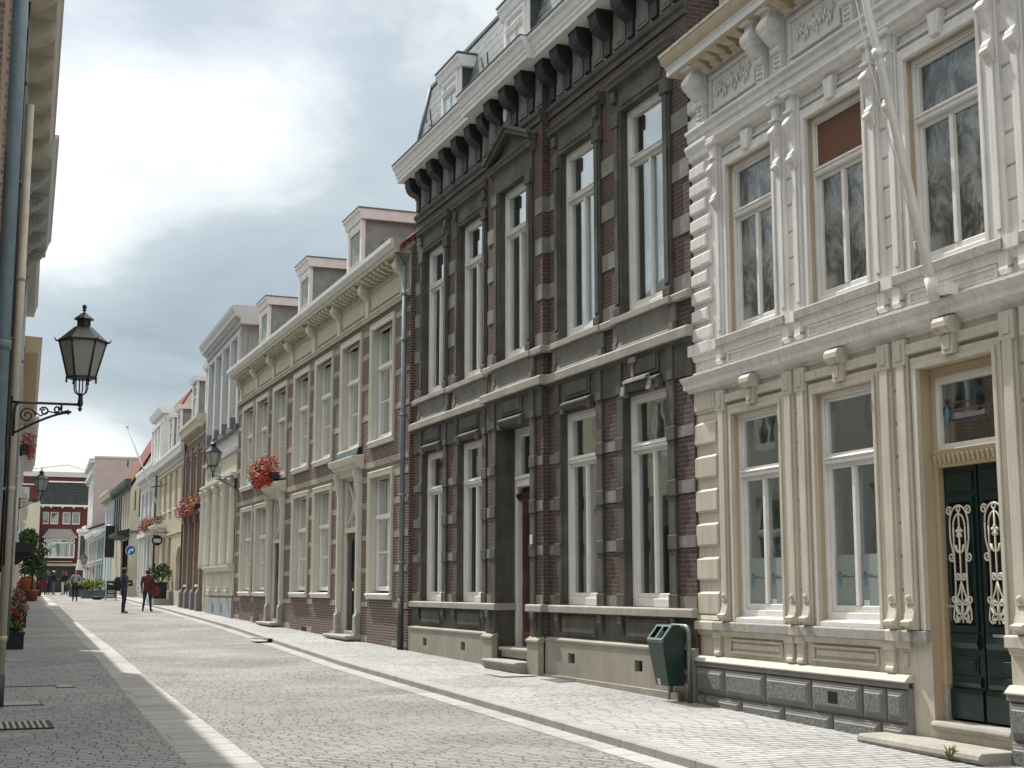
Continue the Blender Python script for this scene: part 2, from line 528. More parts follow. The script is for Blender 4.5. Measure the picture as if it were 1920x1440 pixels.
class House:
    """a building in its own facade space: u along the facade, d out of it, z absolute height"""
    def __init__(s, name, label, cat, x, y, dx, dy, group=None):
        s.z0 = round(gz(y), 3)
        ln = math.hypot(dx, dy)
        s.rz = math.atan2(dy, dx)
        s.dir = (dx / ln, dy / ln)
        s.nrm = (-dy / ln, dx / ln)
        s.o = (x, y)
        s.root = thing(name, label, cat, (x, y, s.z0), s.rz, group)
        s.cache = {}

    def W(s, u, d, z):
        return (s.o[0] + s.dir[0] * u + s.nrm[0] * d, s.o[1] + s.dir[1] * u + s.nrm[1] * d, z)

    def part(s, name, mb, mats, parent=None):
        o = link(name, mb.mesh(name, mats, s.z0), parent or s.root)
        if parent is not None:
            o.matrix_parent_inverse = Matrix.Translation(parent.location).inverted()
        return o

    def place(s, name, me, u, d, z, parent=None):
        """a shared mesh placed at u, d, z"""
        if parent is not None:
            return link(name, me, parent, (u, d, z))
        return link(name, me, s.root, (u, d, z - s.z0))

    def shell(s, u0, u1, z1, depth, mat, roofmat=None, zb=None, d0=-.003, rise=3.0, flat=False, over=.0):
        """side walls, back and roof that make the facade a solid building"""
        zb = s.z0 - .6 if zb is None else zb
        mb = MB()
        mb.box(u0, u0 + .3, -depth, d0, zb, z1).box(u1 - .3, u1, -depth, d0, zb, z1)
        mb.box(u0 + .3, u1 - .3, -depth, -depth + .3, zb, z1)
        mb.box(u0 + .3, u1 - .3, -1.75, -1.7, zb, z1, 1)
        if flat:
            mb.box(u0 + .02, u1 - .02, -depth + .02, d0, z1 + .003, z1 + .25)
        s.part('side_wall', mb, [mat, 'dark_interior'])
        if not flat:
            r = MB()
            mid = (-depth + over) / 2
            t = .12
            r.prism([(over, z1), (mid, z1 + rise), (-depth, z1), (-depth, z1 + t), (mid, z1 + rise + t), (over, z1 + t)], 'u', u0, u1)
            r.prism([(over - .15, z1 + .01), (mid, z1 + rise - .04), (-depth + .15, z1 + .01)], 'u', u0 + .05, u1 - .05, 1)
            return s.part('roof', r, [roofmat, mat])


def sash_mesh(w, h, fw, dp, trans=None, mull=True, lower_in=.03, arch=False):
    """window joinery about its bottom centre: outer ring, transom, lower pair of casements"""
    mb = MB()
    mb.box(-w / 2, -w / 2 + fw, -dp, 0, 0, h).box(w / 2 - fw, w / 2, -dp, 0, 0, h)
    mb.box(-w / 2 + fw, w / 2 - fw, -dp, 0, h - fw, h).box(-w / 2 + fw, w / 2 - fw, -dp, .004, 0, fw * 1.5)
    zt = h
    iw = w / 2 - fw
    if trans:
        zt = trans
        mb.box(-iw, iw, -dp, .025, zt - .035, zt + .04)
        mb.box(-iw, iw, .025, .04, zt + .01, zt + .03)
        mb.box(-iw, iw, -dp, -.02, zt + .04, zt + .075)
        mb.box(-iw, iw, -dp, -.02, h - fw - .035, h - fw)
        for sg in (-1, 1):
            mb.box(sg * iw, sg * (iw - .035), -dp, -.02, zt + .075, h - fw - .035)
    if lower_in:
        zt2 = zt - .035 if trans else h - fw
        for sg in (-1, 1):
            mb.box(sg * iw, sg * (iw - .055), -dp, -lower_in, fw * 1.5, zt2)
        mb.box(-iw + .055, iw - .055, -dp, -lower_in, fw * 1.5, fw * 1.5 + .07)
        mb.box(-iw + .055, iw - .055, -dp, -lower_in, zt2 - .05, zt2)
    if mull:
        zt2 = (zt - .085) if trans else h - fw - .05
        mb.box(-.03, .03, -dp, -lower_in + .012, fw * 1.5 + .07, zt2)
    return mb


def pane_mesh(w, h, fw, d):
    mb = MB()
    a = w / 2 - fw * .6
    mb.box(a, -a, d - .008, d, fw * .6, h - fw * .6)
    return mb


def drape_mesh(w, z0, z1, d, amp=.03, wl=.16, side=None):
    """hanging cloth with folds; side None covers the width, otherwise (u0, u1)"""
    mb = MB()
    u0, u1 = side or (-w / 2, w / 2)
    n = max(4, int((u1 - u0) / wl * 6))
    pr = None
    for i in range(n + 1):
        u = u0 + (u1 - u0) * i / n
        dd = d + amp * math.sin(u / wl * 2 * math.pi) + amp * .5 * math.sin(u / wl * 2.7 + 1)
        if pr:
            mb.face([(pr[0], pr[1], z0), (pr[0], pr[1], z1), (u, dd, z1), (u, dd, z0)], 0, True)
            mb.face([(pr[0], pr[1] - .006, z0), (u, dd - .006, z0), (u, dd - .006, z1), (pr[0], pr[1] - .006, z1)], 0, True)
        pr = (u, dd)
    return mb


def window(H, uc, zb, w, h, d, fw=.07, dp=.09, trans=None, mull=True, mat='white_paint', glass='window_glass', curtain=None, cmat='curtain_cloth', name='window', lower_in=.03):
    key = (round(w, 3), round(h, 3), fw, dp, trans, mull, mat, glass, lower_in)
    if key not in H.cache:
        H.cache[key] = (sash_mesh(w, h, fw, dp, trans, mull, lower_in).mesh('window', mat), pane_mesh(w, h, fw, -dp * .7).mesh('pane', glass))
    fm, pm = H.cache[key]
    o = H.place(name, fm, uc, d, zb)
    link('pane', pm, o)
    if curtain:
        ck = ('c', round(w, 3), round(h, 3), curtain, cmat)
        if ck not in H.cache:
            if curtain == 'full':
                mb = drape_mesh(w - .1, .05, h - .05, -.15)
            elif curtain == 'lower':
                mb = drape_mesh(w - .1, .05, (trans or h * .7) - .05, -.15)
            elif curtain == 'sides':
                mb = drape_mesh(w, .05, h - .05, -.15, side=(-w / 2 + .05, -w / 2 + .4))
                mb2 = drape_mesh(w, .05, h - .05, -.15, side=(w / 2 - .4, w / 2 - .05))
                k0 = len(mb.v)
                mb.v += mb2.v
                mb.f += [tuple(i + k0 for i in f) for f in mb2.f]
                mb.m += mb2.m
                mb.sm += mb2.sm
            elif curtain == 'blind':
                mb = MB().box(-w / 2 + .08, w / 2 - .08, -.17, -.16, (trans or h * .5), h - .06)
            H.cache[ck] = mb.mesh('curtain', cmat)
        link('curtain', H.cache[ck], o)
    return o


def text_mesh(txt, size, ext=.004, mat='sign_black', align='LEFT', shear=0.0):
    cu = bpy.data.curves.new('lettering', 'FONT')
    cu.body = txt
    cu.size = size
    cu.extrude = ext
    cu.align_x = align
    cu.shear = shear
    cu.resolution_u = 3
    ob = bpy.data.objects.new('lettering', cu)
    COL.objects.link(ob)
    dg = bpy.context.evaluated_depsgraph_get()
    me = bpy.data.meshes.new_from_object(ob.evaluated_get(dg))
    bpy.data.objects.remove(ob)
    me.materials.clear()
    me.materials.append(MATS[mat])
    return me


TXT_ROT = Matrix(((-1, 0, 0), (0, 0, 1), (0, 1, 0))).to_euler()   # text upright on a facade, read from the street


def arc(cx, cy, r, a0, a1, n=10):
    return [(cx + r * math.cos(a0 + (a1 - a0) * i / n), cy + r * math.sin(a0 + (a1 - a0) * i / n)) for i in range(n + 1)]


def spiral(cx, cy, r0, r1, a0, turns, n=18):
    return [(cx + (r0 + (r1 - r0) * i / n) * math.cos(a0 + turns * 2 * math.pi * i / n),
             cy + (r0 + (r1 - r0) * i / n) * math.sin(a0 + turns * 2 * math.pi * i / n)) for i in range(n + 1)]

# ------------------------------------------------------------------ ground, road, pavements
def interp(tab, y):
    if y <= tab[0][0]:
        (a, b), (c, e) = tab[0], tab[1]
    else:
        for (a, b), (c, e) in zip(tab[:-1], tab[1:]):
            if y <= c:
                break
    return b + (e - b) * (y - a) / (c - a)


KL = [(-30, 1.45), (0, 1.95), (12.5, 2.17), (18.3, 2.37), (32.3, 2.95), (62.2, 3.9), (94.5, 4.85), (150, 6.3)]
GL = [(-30, 1.78), (0, 2.28), (12.4, 2.55), (21.9, 2.82), (31.3, 3.18), (47, 3.62), (62.2, 4.2), (84, 4.92), (150, 6.7)]
KR = [(-30, 5.2), (0, 5.72), (10.9, 6.02), (15.9, 6.2), (24.6, 6.47), (42, 7.5), (58.4, 8.1), (82, 8.75), (110, 9.4), (150, 9.9)]
YS = [-30, -20, -10, 0, 4, 8, 10.9, 12.5, 14, 16, 18.3, 20, 22, 24.6, 27, 29.5, 32.3, 36, 40, 44, 48, 53, 58.4, 64, 70, 76, 82, 88, 96, 103, 110, 125, 150]


def strip(fa, fb, h, mb=None):
    mb = mb or MB()
    for a, b in zip(YS[:-1], YS[1:]):
        mb.face([(fa(a), a, gz(a) + h), (fb(a), a, gz(a) + h), (fb(b), b, gz(b) + h), (fa(b), b, gz(b) + h)])
    return mb


kl = lambda y: interp(KL, y)
gl_ = lambda y: interp(GL, y)
kr = lambda y: interp(KR, y)
mb = MB()
for a, b in zip([-900] + YS, YS + [900]):
    for x0, x1 in ((-900, -12), (-12, 24), (24, 900)):
        mb.face([(x0, a, gz(a) - .05), (x1, a, gz(a) - .05), (x1, b, gz(b) - .05), (x0, b, gz(b) - .05)])
structure('ground', mb, 'kerb_concrete', 'grey ground under the whole street', 'ground')
structure('road', strip(lambda y: gl_(y) + .0, lambda y: kr(y) - .28, 0), 'street_setts', 'worn reddish brick sett roadway running up the street', 'road')
mb = strip(lambda y: kl(y) - .22, gl_, .012)
structure('left_gutter', mb, 'gutter_stone', 'pale stone strip between left pavement and roadway', 'gutter')
structure('right_gutter', strip(lambda y: kr(y) - .28, kr, .004), 'gutter_stone', 'pale stone gutter strip beside the right kerb', 'gutter')
structure('left_pavement', strip(lambda y: -4.0, lambda y: kl(y) - .22, .016), 'pavement_bricks', 'grey brick pavement in shade on the left side', 'pavement')
structure('right_pavement', strip(lambda y: kr(y) + .2, lambda y: 13.0, .085), 'footway_bricks', 'sunlit pale grey paved footway on the right side', 'pavement')
mb = MB()
for a, b in zip(YS[:-1], YS[1:]):
    n = max(1, round((b - a) / 1.0))
    for i in range(n):
        p, q = a + (b - a) * i / n + .004, a + (b - a) * (i + 1) / n - .004
        for (xa, za), (xb, zb_) in zip([(0, 0), (0, .078), (.018, .094), (.2, .094)], [(0, .078), (.018, .094), (.2, .094), (.2, 0)]):
            mb.face([(kr(p) + xa, p, gz(p) + za), (kr(p) + xb, p, gz(p) + zb_), (kr(q) + xb, q, gz(q) + zb_), (kr(q) + xa, q, gz(q) + za)])
        mb.face([(kr(p), p, gz(p)), (kr(p) + .2, p, gz(p)), (kr(p) + .2, p, gz(p) + .094), (kr(p) + .018, p, gz(p) + .094), (kr(p), p, gz(p) + .078)])
structure('right_kerb', mb, 'kerb_concrete', 'grey concrete kerb stones along the right footway', 'kerb')

# ------------------------------------------------------------------ dark stone and brick house
D = House('dark_town_house', 'dark grey stone and red brick town house with heavy bracketed white eaves', 'house', 8.70, 15.98, 0, 1)
DC = [.96, 3.18, 8.03, 10.22]
DM = 5.6
UL, UR = -.365, 11.52
RA, RB = 4.35, 6.86                       # projecting middle bay
hol = [(c - .66, c + .66, 1.445, 4.40) for c in DC] + [(c - .66, c + .66, 5.57, 8.62) for c in DC]
mid = [(DM - .78, DM + .78, 0.15, 4.44), (DM - .66, DM + .66, 5.57, 8.62)]
mb = MB()
mb.wall(UL, RA, .9, 9.4, 0, [h for h in hol if h[1] < RA], .34, 0, 1)
mb.wall(RB, UR, .9, 9.4, 0, [h for h in hol if h[0] > RB], .34, 0, 1)
mb.wall(RA, RB, .2, 9.4, .12, mid, .5, 0, 1)
for u in (RA, RB):
    mb.face([(u, 0, .2), (u, .12, .2), (u, .12, 9.4), (u, 0, 9.4)])
mb.wall(UL, UR, 9.4, 10.3, 0, [], .1, 1)
DW = mb
D.shell(UL, UR, 10.3, 9, 'dark_brick', flat=True)

# plinth with air vents
mb = MB()
vents = [(10.3, 10.53), (8.07, 8.3), (3.22, 3.45), (1.0, 1.23)]
for a, b in ((UL, RA), (RB, UR)):
    hs = [(v[0], v[1], .585, .735) for v in vents if a < v[0] < b]
    mb.wall(a, b, .1, .88, .10, hs, .09, 0)
    mb.prism([(0, .88), (.10, .88), (.115, .9), (.115, .925), (.02, .955), (0, .955)], 'u', a, b)
    for v in hs:
        mb.face([(v[1], .012, v[2]), (v[0], .012, v[2]), (v[0], .012, v[3]), (v[1], .012, v[3])], 1)
    mb.box(a + .03, a + .031, 0, .1, .1, .88)
mb.box(UL, UL - .002, 0, .1, .1, .88)
for a, b in ((RA, DM - .786), (DM + .786, RB)):
    mb.box(a, b, .0, .22, .1, .86)
    mb.prism([(.12, .86), (.24, .86), (.24, .89), (.14, .95), (.12, .95)], 'u', a - .02, b + .02)
mb.box(UL + .25, RA, .1, .16, .1, .385)
D.part('plinth', mb, ['plinth_stone', 'black_hole'])

# stone apron panels under the ledge
mb = MB()
for a, b in ((UL, RA), (RB, UR)):
    mb.box(a, b, 0, .03, .955, 1.33)
    for c in DC:
        if a < c < b:
            mb.box(c - .62, c + .62, .03, .05, 1.0, 1.29)
            mb.box(c - .56, c + .56, .05, .062, 1.04, 1.25)
            for sg in (-1, 1):
                mb.prism([(.03, 1.32), (.085, 1.32), (.085, 1.2), (.06, 1.1), (.03, 1.04)], 'u', c + sg * .78 - .07, c + sg * .78 + .07)
for a, b in ((RA, DM - .78), (DM + .78, RB)):
    mb.box(a + .02, b - .02, .12, .17, .95, 1.33)
    mb.prism([(.17, 1.32), (.24, 1.32), (.24, 1.22), (.19, 1.08), (.17, 1.0)], 'u', (a + b) / 2 - .09, (a + b) / 2 + .09)
D.part('apron', mb, 'dark_stone')
# ledge under the ground floor windows
mb = MB()
for a, b, e in ((UL - .02, RA, .10), (RB, UR, .10)):
    mb.prism([(-.3, 1.33), (e, 1.33), (e, 1.43), (e - .03, 1.445), (-.3, 1.447)], 'u', a, b)
for a, b in ((RA - .1, DM - .70), (DM + .70, RB + .1)):
    mb.prism([(-.2, 1.332), (.22, 1.332), (.22, 1.432), (.19, 1.447), (-.2, 1.449)], 'u', a, b)
D.part('ledge', mb, 'ledge_stone')
# stone jambs with toothed blocks, both floors
BL = [(3.655, 3.80), (2.92, 3.09), (2.22, 2.37), (1.447, 1.60)]
BU = [(7.80, 8.06), (7.11, 7.37), (6.35, 6.60), (5.57, 5.80)]
mb = MB()
for c in DC + [DM]:
    o = .12 if c == DM else 0
    hw = .78 if c == DM else .66
    for sg in (-1, 1):
        a, b = c + sg * hw, c + sg * (hw + .19)
        zb = .95 if c == DM else 1.447
        mb.box(a, b, o, o + .045, 1.45, 4.44)
        for z0, z1 in BL:
            if c != DM or z0 > 1.46:
                mb.box(a - sg * .006, c + sg * (hw + .235), o + .001, o + .06, z0 - .02, z1 + .02)
        a, b = c + sg * .66, c + sg * .86
        mb.box(a, b, o, o + .05, 5.575, 8.62)
        mb.box(c + sg * .70, c + sg * .82, o + .05, o + .07, 5.75, 8.4)
        mb.box(c + sg * .652, c + sg * .90, o + .001, o + .085, 8.40, 8.625)
        mb.box(a - sg * .004, b + sg * .004, o + .001, o + .08, 5.58, 5.70)
D.part('jamb_stones', mb, 'dark_stone')
mb = DW
piers = [(UL, .96 - .85), (.96 + .85, 3.18 - .85), (3.18 + .85, RA), (RA, DM - .97), (DM + .97, RB), (RB, 8.03 - .85), (8.03 + .85, 10.22 - .85), (10.22 + .85, UR)]
for a, b in piers:
    o = .12 if RA <= a < RB else 0
    for z0, z1 in BL + BU:
        mb.box(a + .001, b - .001, o - .02, o + .014, z0, z1, 2)
for z0, z1 in BU:
    mb.box(RA - .012, RA + .2, .0, .132, z0 + .001, z1 - .001, 2)
D.part('wall', DW, ['dark_brick', 'dark_stone', 'band_stone'])
# lintel zone of the ground floor
mb = MB()
for a, b, o in ((UL, RA, 0), (RB, UR, 0), (RA, RB, .12)):
    mb.box(a, b, o, o + .03, 4.44, 4.94)
for c in DC + [DM]:
    o = .15 if c == DM else .03
    hw = .78 if c == DM else .66
    mb.box(c - hw - .2, c - hw - .02, o, o + .03, 4.44, 4.93)
    mb.box(c + hw + .02, c + hw + .2, o, o + .03, 4.44, 4.93)
    mb.box(c - .46, c + .46, o, o + .025, 4.60, 4.88)
    mb.box(c - .40, c + .40, o + .025, o + .04, 4.65, 4.85)
    mb.prism([(o, 4.43), (o + .05, 4.43), (o + .06, 4.46), (o + .09, 4.50), (o + .09, 4.53), (o, 4.58)], 'u', c - .52, c + .52)
    for sg in (-1, 1):
        mb.box(c + sg * .55, c + sg * .42, o, o + .075, 4.38, 4.50)
for a, b, o in ((UL - .01, RA, 0), (RB, UR, 0), (RA - .01, RB + .01, .12)):
    mb.prism([(o, 4.86), (o + .05, 4.88), (o + .08, 4.936), (o, 4.936)], 'u', a, b)
D.part('lintel', mb, 'dark_stone')
mb = MB()
mb.box(1.20, 1.27, .06, .085, 4.62, 4.86).box(1.12, 1.33, .06, .10, 4.82, 4.90).prism([(.06, 4.53), (.15, 4.54), (.14, 4.58), (.06, 4.62)], 'u', .72, 1.42)
for u in (.66, 1.46):
    mb.prism([(.06, 4.36), (.14, 4.38), (.12, 4.5), (.06, 4.56)], 'u', u - .06, u + .06)
D.part('stone_scar', mb, 'band_stone')
# storey slab
mb = MB()
for a, b, o in ((UL - .03, RA - .12, 0), (RB + .12, UR + .1, 0), (RA - .12, RB + .12, .12)):
    mb.prism([(-.1, 4.936), (o + .12, 4.936), (o + .125, 5.06), (o + .09, 5.085), (-.1, 5.10)], 'u', a, b)
D.part('storey_slab', mb, 'ledge_stone')
# hollow panels between slab and sill
mb = MB()
for c in DC + [DM]:
    o = .12 if c == DM else 0
    mb.prism([(o, 5.09), (o + .085, 5.09), (o + .06, 5.13), (o + .035, 5.2), (o + .035, 5.29), (o + .055, 5.38), (o + .08, 5.46), (o, 5.46)], 'u', c - .80, c + .80)
    for sg in (-1, 1):
        mb.box(c + sg * .92, c + sg * .80, o, o + .075, 5.09, 5.20)
        mb.box(c + sg * .94, c + sg * .80, o, o + .055, 5.2, 5.46)
D.part('hollow_panel', mb, 'grey_stone')
mb = MB()
for a, b, o in ((UL - .01, RA - .1, 0), (RB + .1, UR, 0), (RA - .1, RB + .1, .12)):
    mb.prism([(-.3, 5.46), (o + .085, 5.46), (o + .09, 5.55), (o + .06, 5.572), (-.3, 5.574)], 'u', a, b)
for c in DC + [DM]:
    o = .12 if c == DM else 0
    mb.box(c - .9, c + .9, o + .05, o + .115, 5.463, 5.557)
D.part('sill_slab', mb, 'ledge_stone')
# hoods of the upper windows, pediment over the middle one
mb = MB()
hood = [(0, 8.94), (.04, 8.95), (.06, 8.99), (.11, 9.01), (.115, 9.06), (.14, 9.10), (.14, 9.125), (0, 9.15)]
for c in DC:
    mb.box(c - .88, c + .88, 0, .04, 8.62, 8.96)
    mb.box(c - .66, c + .66, .04, .055, 8.68, 8.86)
    mb.prism(hood, 'u', c - .98, c + .98)
    for sg in (-1, 1):
        mb.box(c + sg * .86, c + sg * .72, 0, .10, 8.78, 8.95)
mb.box(DM - .88, DM + .88, .12, .16, 8.62, 8.96)
mb.prism([(d + .12, z) for d, z in hood], 'u', DM - 1.0, DM + 1.0)
for sg in (-1, 1):
    mb.prism([(DM + sg * 1.02, 9.12), (DM + sg * 1.02, 9.20), (DM, 9.62), (DM, 9.52)], 'd', .12, .29)
    mb.prism([(DM + sg * 1.06, 9.18), (DM + sg * 1.06, 9.235), (DM, 9.665), (DM, 9.61)], 'd', .12, .33)
mb.prism([(DM - .95, 9.13), (DM + .95, 9.13), (DM, 9.54)], 'd', .12, .165)
D.part('window_hood', mb, 'dark_stone')
# architrave and frieze
mb = MB()
for a, b, o in ((UL, RA, 0), (RB, UR, 0), (RA, RB, .12)):
    mb.prism([(o, 9.36), (o + .03, 9.36), (o + .035, 9.44), (o + .07, 9.48), (o + .075, 9.53), (o + .03, 9.57), (o, 9.57)], 'u', a, b)
    if o:
        mb.box(a, b, 0, o, 9.4, 10.3)
D.part('architrave', mb, 'dark_stone')
bru = [11.35, 10.64, 9.91, 9.13, 8.38, 7.62, 6.94, 6.24, 5.50, 4.75, 4.13, 3.5, 2.75, 2.02, 1.25, .5, -.14]
mb = MB()
for a, b in zip(bru[1:], bru[:-1]):
    o = .12 if RA <= (a + b) / 2 <= RB else 0
    mb.box(a + .19, b - .19, o, o + .03, 9.64, 10.18)
    mb.box(a + .24, b - .24, o + .03, o + .04, 9.69, 10.13)
mb.box(UL, RA, -.05, .004, 9.6, 10.22).box(RB, UR, -.05, .004, 9.6, 10.22).box(RA + .004, RB - .004, -.05, .124, 9.6, 10.22)
D.part('frieze', mb, 'grey_stone')
bm_ = MB()
bm_.prism([(0, .70), (.27, .70), (.285, .64), (.28, .56), (.25, .47), (.19, .40), (.11, .36), (.06, .34), (0, .33)], 'u', -.15, .15)
bm_.box(-.10, .10, 0, .045, .05, .34)
bm_.tube([(-.158, .20, .52), (.158, .20, .52)], .055, 10)
bm_.box(-.17, .17, 0, .285, .655, .705)
bm_.box(-.13, .13, 0, .06, .30, .36)
bme = bm_.mesh('bracket', 'black_bracket')
for u in bru:
    D.place('bracket', bme, u, .12 if RA <= u <= RB else 0, 9.575)
mb = MB()
for a, b, o in ((UL - .0, RA - .32, 0), (RB + .32, UR + .16, 0), (RA - .32, RB + .32, .12)):
    mb.prism([(-.1, 10.28), (o + .40, 10.28), (o + .40, 10.36), (o + .42, 10.37), (o + .425, 10.42), (o + .45, 10.45), (o + .475, 10.54), (o + .52, 10.58), (o + .52, 10.635), (-.1, 10.66)], 'u', a, b)
    mb.box(a, b, o + .30, o + .535, 10.637, 10.66, 1)
D.part('cornice', mb, ['white_paint', 'dark_pipe'])
mb = MB()
pts = [(0, 5.99, .165, 9.92)]
c0 = (DM + .29, 9.96)
ring = arc(c0[0], c0[1], .085, 0, 2 * math.pi, 20)[:-1]
mb.prism([(c0[0] + (u - c0[0]), c0[1] + (z - c0[1]) * 1.6) for u, z in ring], 'd', .15, .185)
D.part('oval_plaque', mb, 'white_paint')
# slate mansard with white dormers
mb = MB()
mb.prism([(.08, 10.66), (-.30, 12.45), (-.5, 12.52), (-6, 12.5), (-6, 10.66)], 'u', UL, UR - .02)
mb.prism([(-.27, 12.42), (-.27, 12.49), (-.34, 12.54), (-.5, 12.55), (-.5, 12.45)], 'u', UL, UR, 1)
mb.tube([(UR - .01, .10, 10.66), (UR - .01, -.28, 12.45)], .045, 6, 1)
rf = D.part('mansard_roof', mb, ['slates', 'lead'])
for u in (10.75, 7.35, 3.9, .4):
    hk = MB()
    f = lambda z: .08 - .38 * (z - 10.66) / 1.79 + .03
    q = [(u - .16, f(11.5) + .10, 11.62), (u - .13, f(11.4) + .05, 11.42), (u - .06, f(11.4), 11.34), (u + .06, f(11.4), 11.34), (u + .13, f(11.4) + .05, 11.42), (u + .16, f(11.5) + .10, 11.62)]
    hk.tube(q, .014, 6)
    D.part('snow_hook', hk, 'iron_black', rf)
for c in (9.1, 5.6, 2.1):
    mb = MB()
    mb.box(c - .58, c + .58, -1.2, .06, 10.66, 11.86)
    mb.box(c - .42, c + .42, .06, .07, 10.75, 11.7, 1)
    mb.box(c - .60, c - .46, .06, .085, 10.66, 11.80, 1).box(c + .46, c + .60, .06, .085, 10.66, 11.80, 1)
    mb.prism([(-1.2, 11.80), (.10, 11.80), (.13, 11.84), (.15, 11.94), (.19, 11.98), (.19, 12.03), (-1.2, 12.05)], 'u', c - .68, c + .68, 1)
    mb.box(c - .70, c + .70, -1.2, .205, 12.05, 12.075, 2)
    dm = D.part('dormer', mb, ['dark_pipe', 'white_paint', 'lead'], None)
    window(D, c, 10.72, .92, 1.06, .12, fw=.07, dp=.05, trans=.78, name='dormer_window')
# windows
for i, c in enumerate(DC):
    window(D, c, 1.45, 1.32, 2.95, -.08, fw=.075, dp=.1, trans=2.2, curtain=('sides', 'blind', None, 'sides')[i], cmat='blind_cloth')
    window(D, c, 5.575, 1.32, 3.045, -.08, fw=.075, dp=.1, trans=2.27, curtain=('lower', 'full', 'lower', 'full')[i])
window(D, DM, 5.575, 1.32, 3.045, .03, fw=.075, dp=.1, trans=2.27, curtain='lower')
# entrance
mb = MB()
a, b = DM - .78, DM + .78
q = -.20
mb.box(a, a + .13, q - .12, q, .72, 4.44).box(b - .13, b, q - .12, q, .72, 4.44)
mb.box(a + .13, b - .13, q - .12, q, 4.30, 4.44).box(a + .13, b - .13, q - .12, q + .03, 3.42, 3.62)
mb.box(a + .13, b - .13, q + .03, q + .06, 3.55, 3.60)
mb.box(a + .13, a + .19, q - .1, q - .03, 3.62, 4.30).box(b - .19, b - .13, q - .1, q - .03, 3.62, 4.30)
ef = D.part('door_frame', mb, 'white_paint')
D.part('fanlight', MB().box(a + .13, b - .13, q - .08, q - .07, 3.62, 4.30), 'window_glass', ef)
mb = MB()
mb.box(a + .13, b - .13, q - .16, q - .09, .98, 3.42)
mb.prism([(q - .09, 3.16), (q - .02, 3.2), (q + .03, 3.26), (q + .03, 3.30), (q - .09, 3.34)], 'u', a + .13, b - .13)
for u in (-.42, .42):
    mb.box(DM + u - .19, DM + u + .19, q - .09, q - .07, 1.95, 3.0)
    mb.box(DM + u - .15, DM + u + .15, q - .07, q - .055, 2.0, 2.95)
    mb.box(DM + u - .19, DM + u + .19, q - .09, q - .07, 1.12, 1.75)
mb.box(DM - .03, DM + .03, q - .09, q - .05, .98, 3.2)
dl = D.part('front_door', mb, 'door_red')
D.part('kick_board', MB().box(a + .13, b - .13, q - .16, q - .085, .74, .98), 'door_kick', dl)
k = MB()
k.lathe((DM - .12, q - .03, 1.84), [(.01, -.035), (.032, -.02), (.036, 0), (.03, .02), (.01, .035)], 10)
k.box(DM - .15, DM - .09, q - .09, q - .04, 1.78, 1.90)
D.part('door_knob', k, 'brass', dl)
mb = MB()
nose = lambda d, z: [(-.5, z - .17), (d - .06, z - .17), (d - .05, z - .07), (d - .01, z - .05), (d, z - .025), (d - .012, z), (-.5, z + .004)]
mb.prism(nose(.42, .53), 'u', DM - .775, DM + .775)
mb.prism(nose(.12, .725), 'u', DM - .74, DM + .74)
D.part('doorstep', mb, 'ledge_stone')
D.part('bell_plate', MB().box(4.66, 4.74, .17, .195, 2.40, 2.55), 'sticker')
D.part('cellar_grate', MB().box(3.05, 3.75, .17, .45, gz(19) + .086, gz(19) + .095), 'cover_iron')

# ------------------------------------------------------------------ white stucco house, nearest on the right
Wh = House('white_stucco_house', 'ornate white and cream stucco town house nearest the viewer on the right', 'house', 8.74, 15.82, .03500113, .99938727)
WL = -.21
WR = -9.6
WC = [-1.76, -3.62, -5.48, -7.34]
hw = .555
lower = [(c - hw, c + hw, 1.36, 3.80) for c in WC if c != -5.48]
doorh = (-5.48 - hw, -5.48 + hw, .46, 3.80)
upper = [(c - hw, c + hw, 4.78, 6.93) for c in WC]
mb = MB()
mb.wall(WR, WL, .0, 4.3, 0, lower + [doorh], .30, 0, 1)
mb.face([(WL, 0, 0), (WL, -.6, 0), (WL, -.6, 4.3), (WL, 0, 4.3)])
Wh.part('wall', mb, ['cream_render', 'cream_frame'])
mb = MB()
mb.wall(WR, WL, 4.3, 8.6, 0, upper, .30, 0, 1)
mb.face([(WL, 0, 4.3), (WL, -.6, 4.3), (WL, -.6, 8.6), (WL, 0, 8.6)])
Wh.part('wall', mb, ['white_render', 'cream_frame'])
Wh.shell(WR, WL, 8.6, 9, 'white_render', flat=True)


def block(mb, u0, u1, z0, z1, d, t, m0, m1, b1=.035, b2=.055):
    """rusticated block: bevelled smooth margin round a rough raised field"""
    r = [(u0, z0), (u1, z0), (u1, z1), (u0, z1)]
    def rr(e):
        return [(u0 + e, z0 + e), (u1 - e, z0 + e), (u1 - e, z1 - e), (u0 + e, z1 - e)]
    lv = [(rr(.006), d), (rr(.012), d + t * .5), (rr(b1), d + t * .5), (rr(b1 + .004), d + t * .75), (rr(b2), d + t * .75), (rr(b2 + .012), d + t)]
    for (p, da), (q, db) in zip(lv[:-1], lv[1:]):
        for i in range(4):
            j = (i + 1) % 4
            mb.face([(p[j][0], da, p[j][1]), (p[i][0], da, p[i][1]), (q[i][0], db, q[i][1]), (q[j][0], db, q[j][1])], m0)
    p, dd = lv[-1]
    mb.face([(x, dd, z) for x, z in reversed(p)], m1)


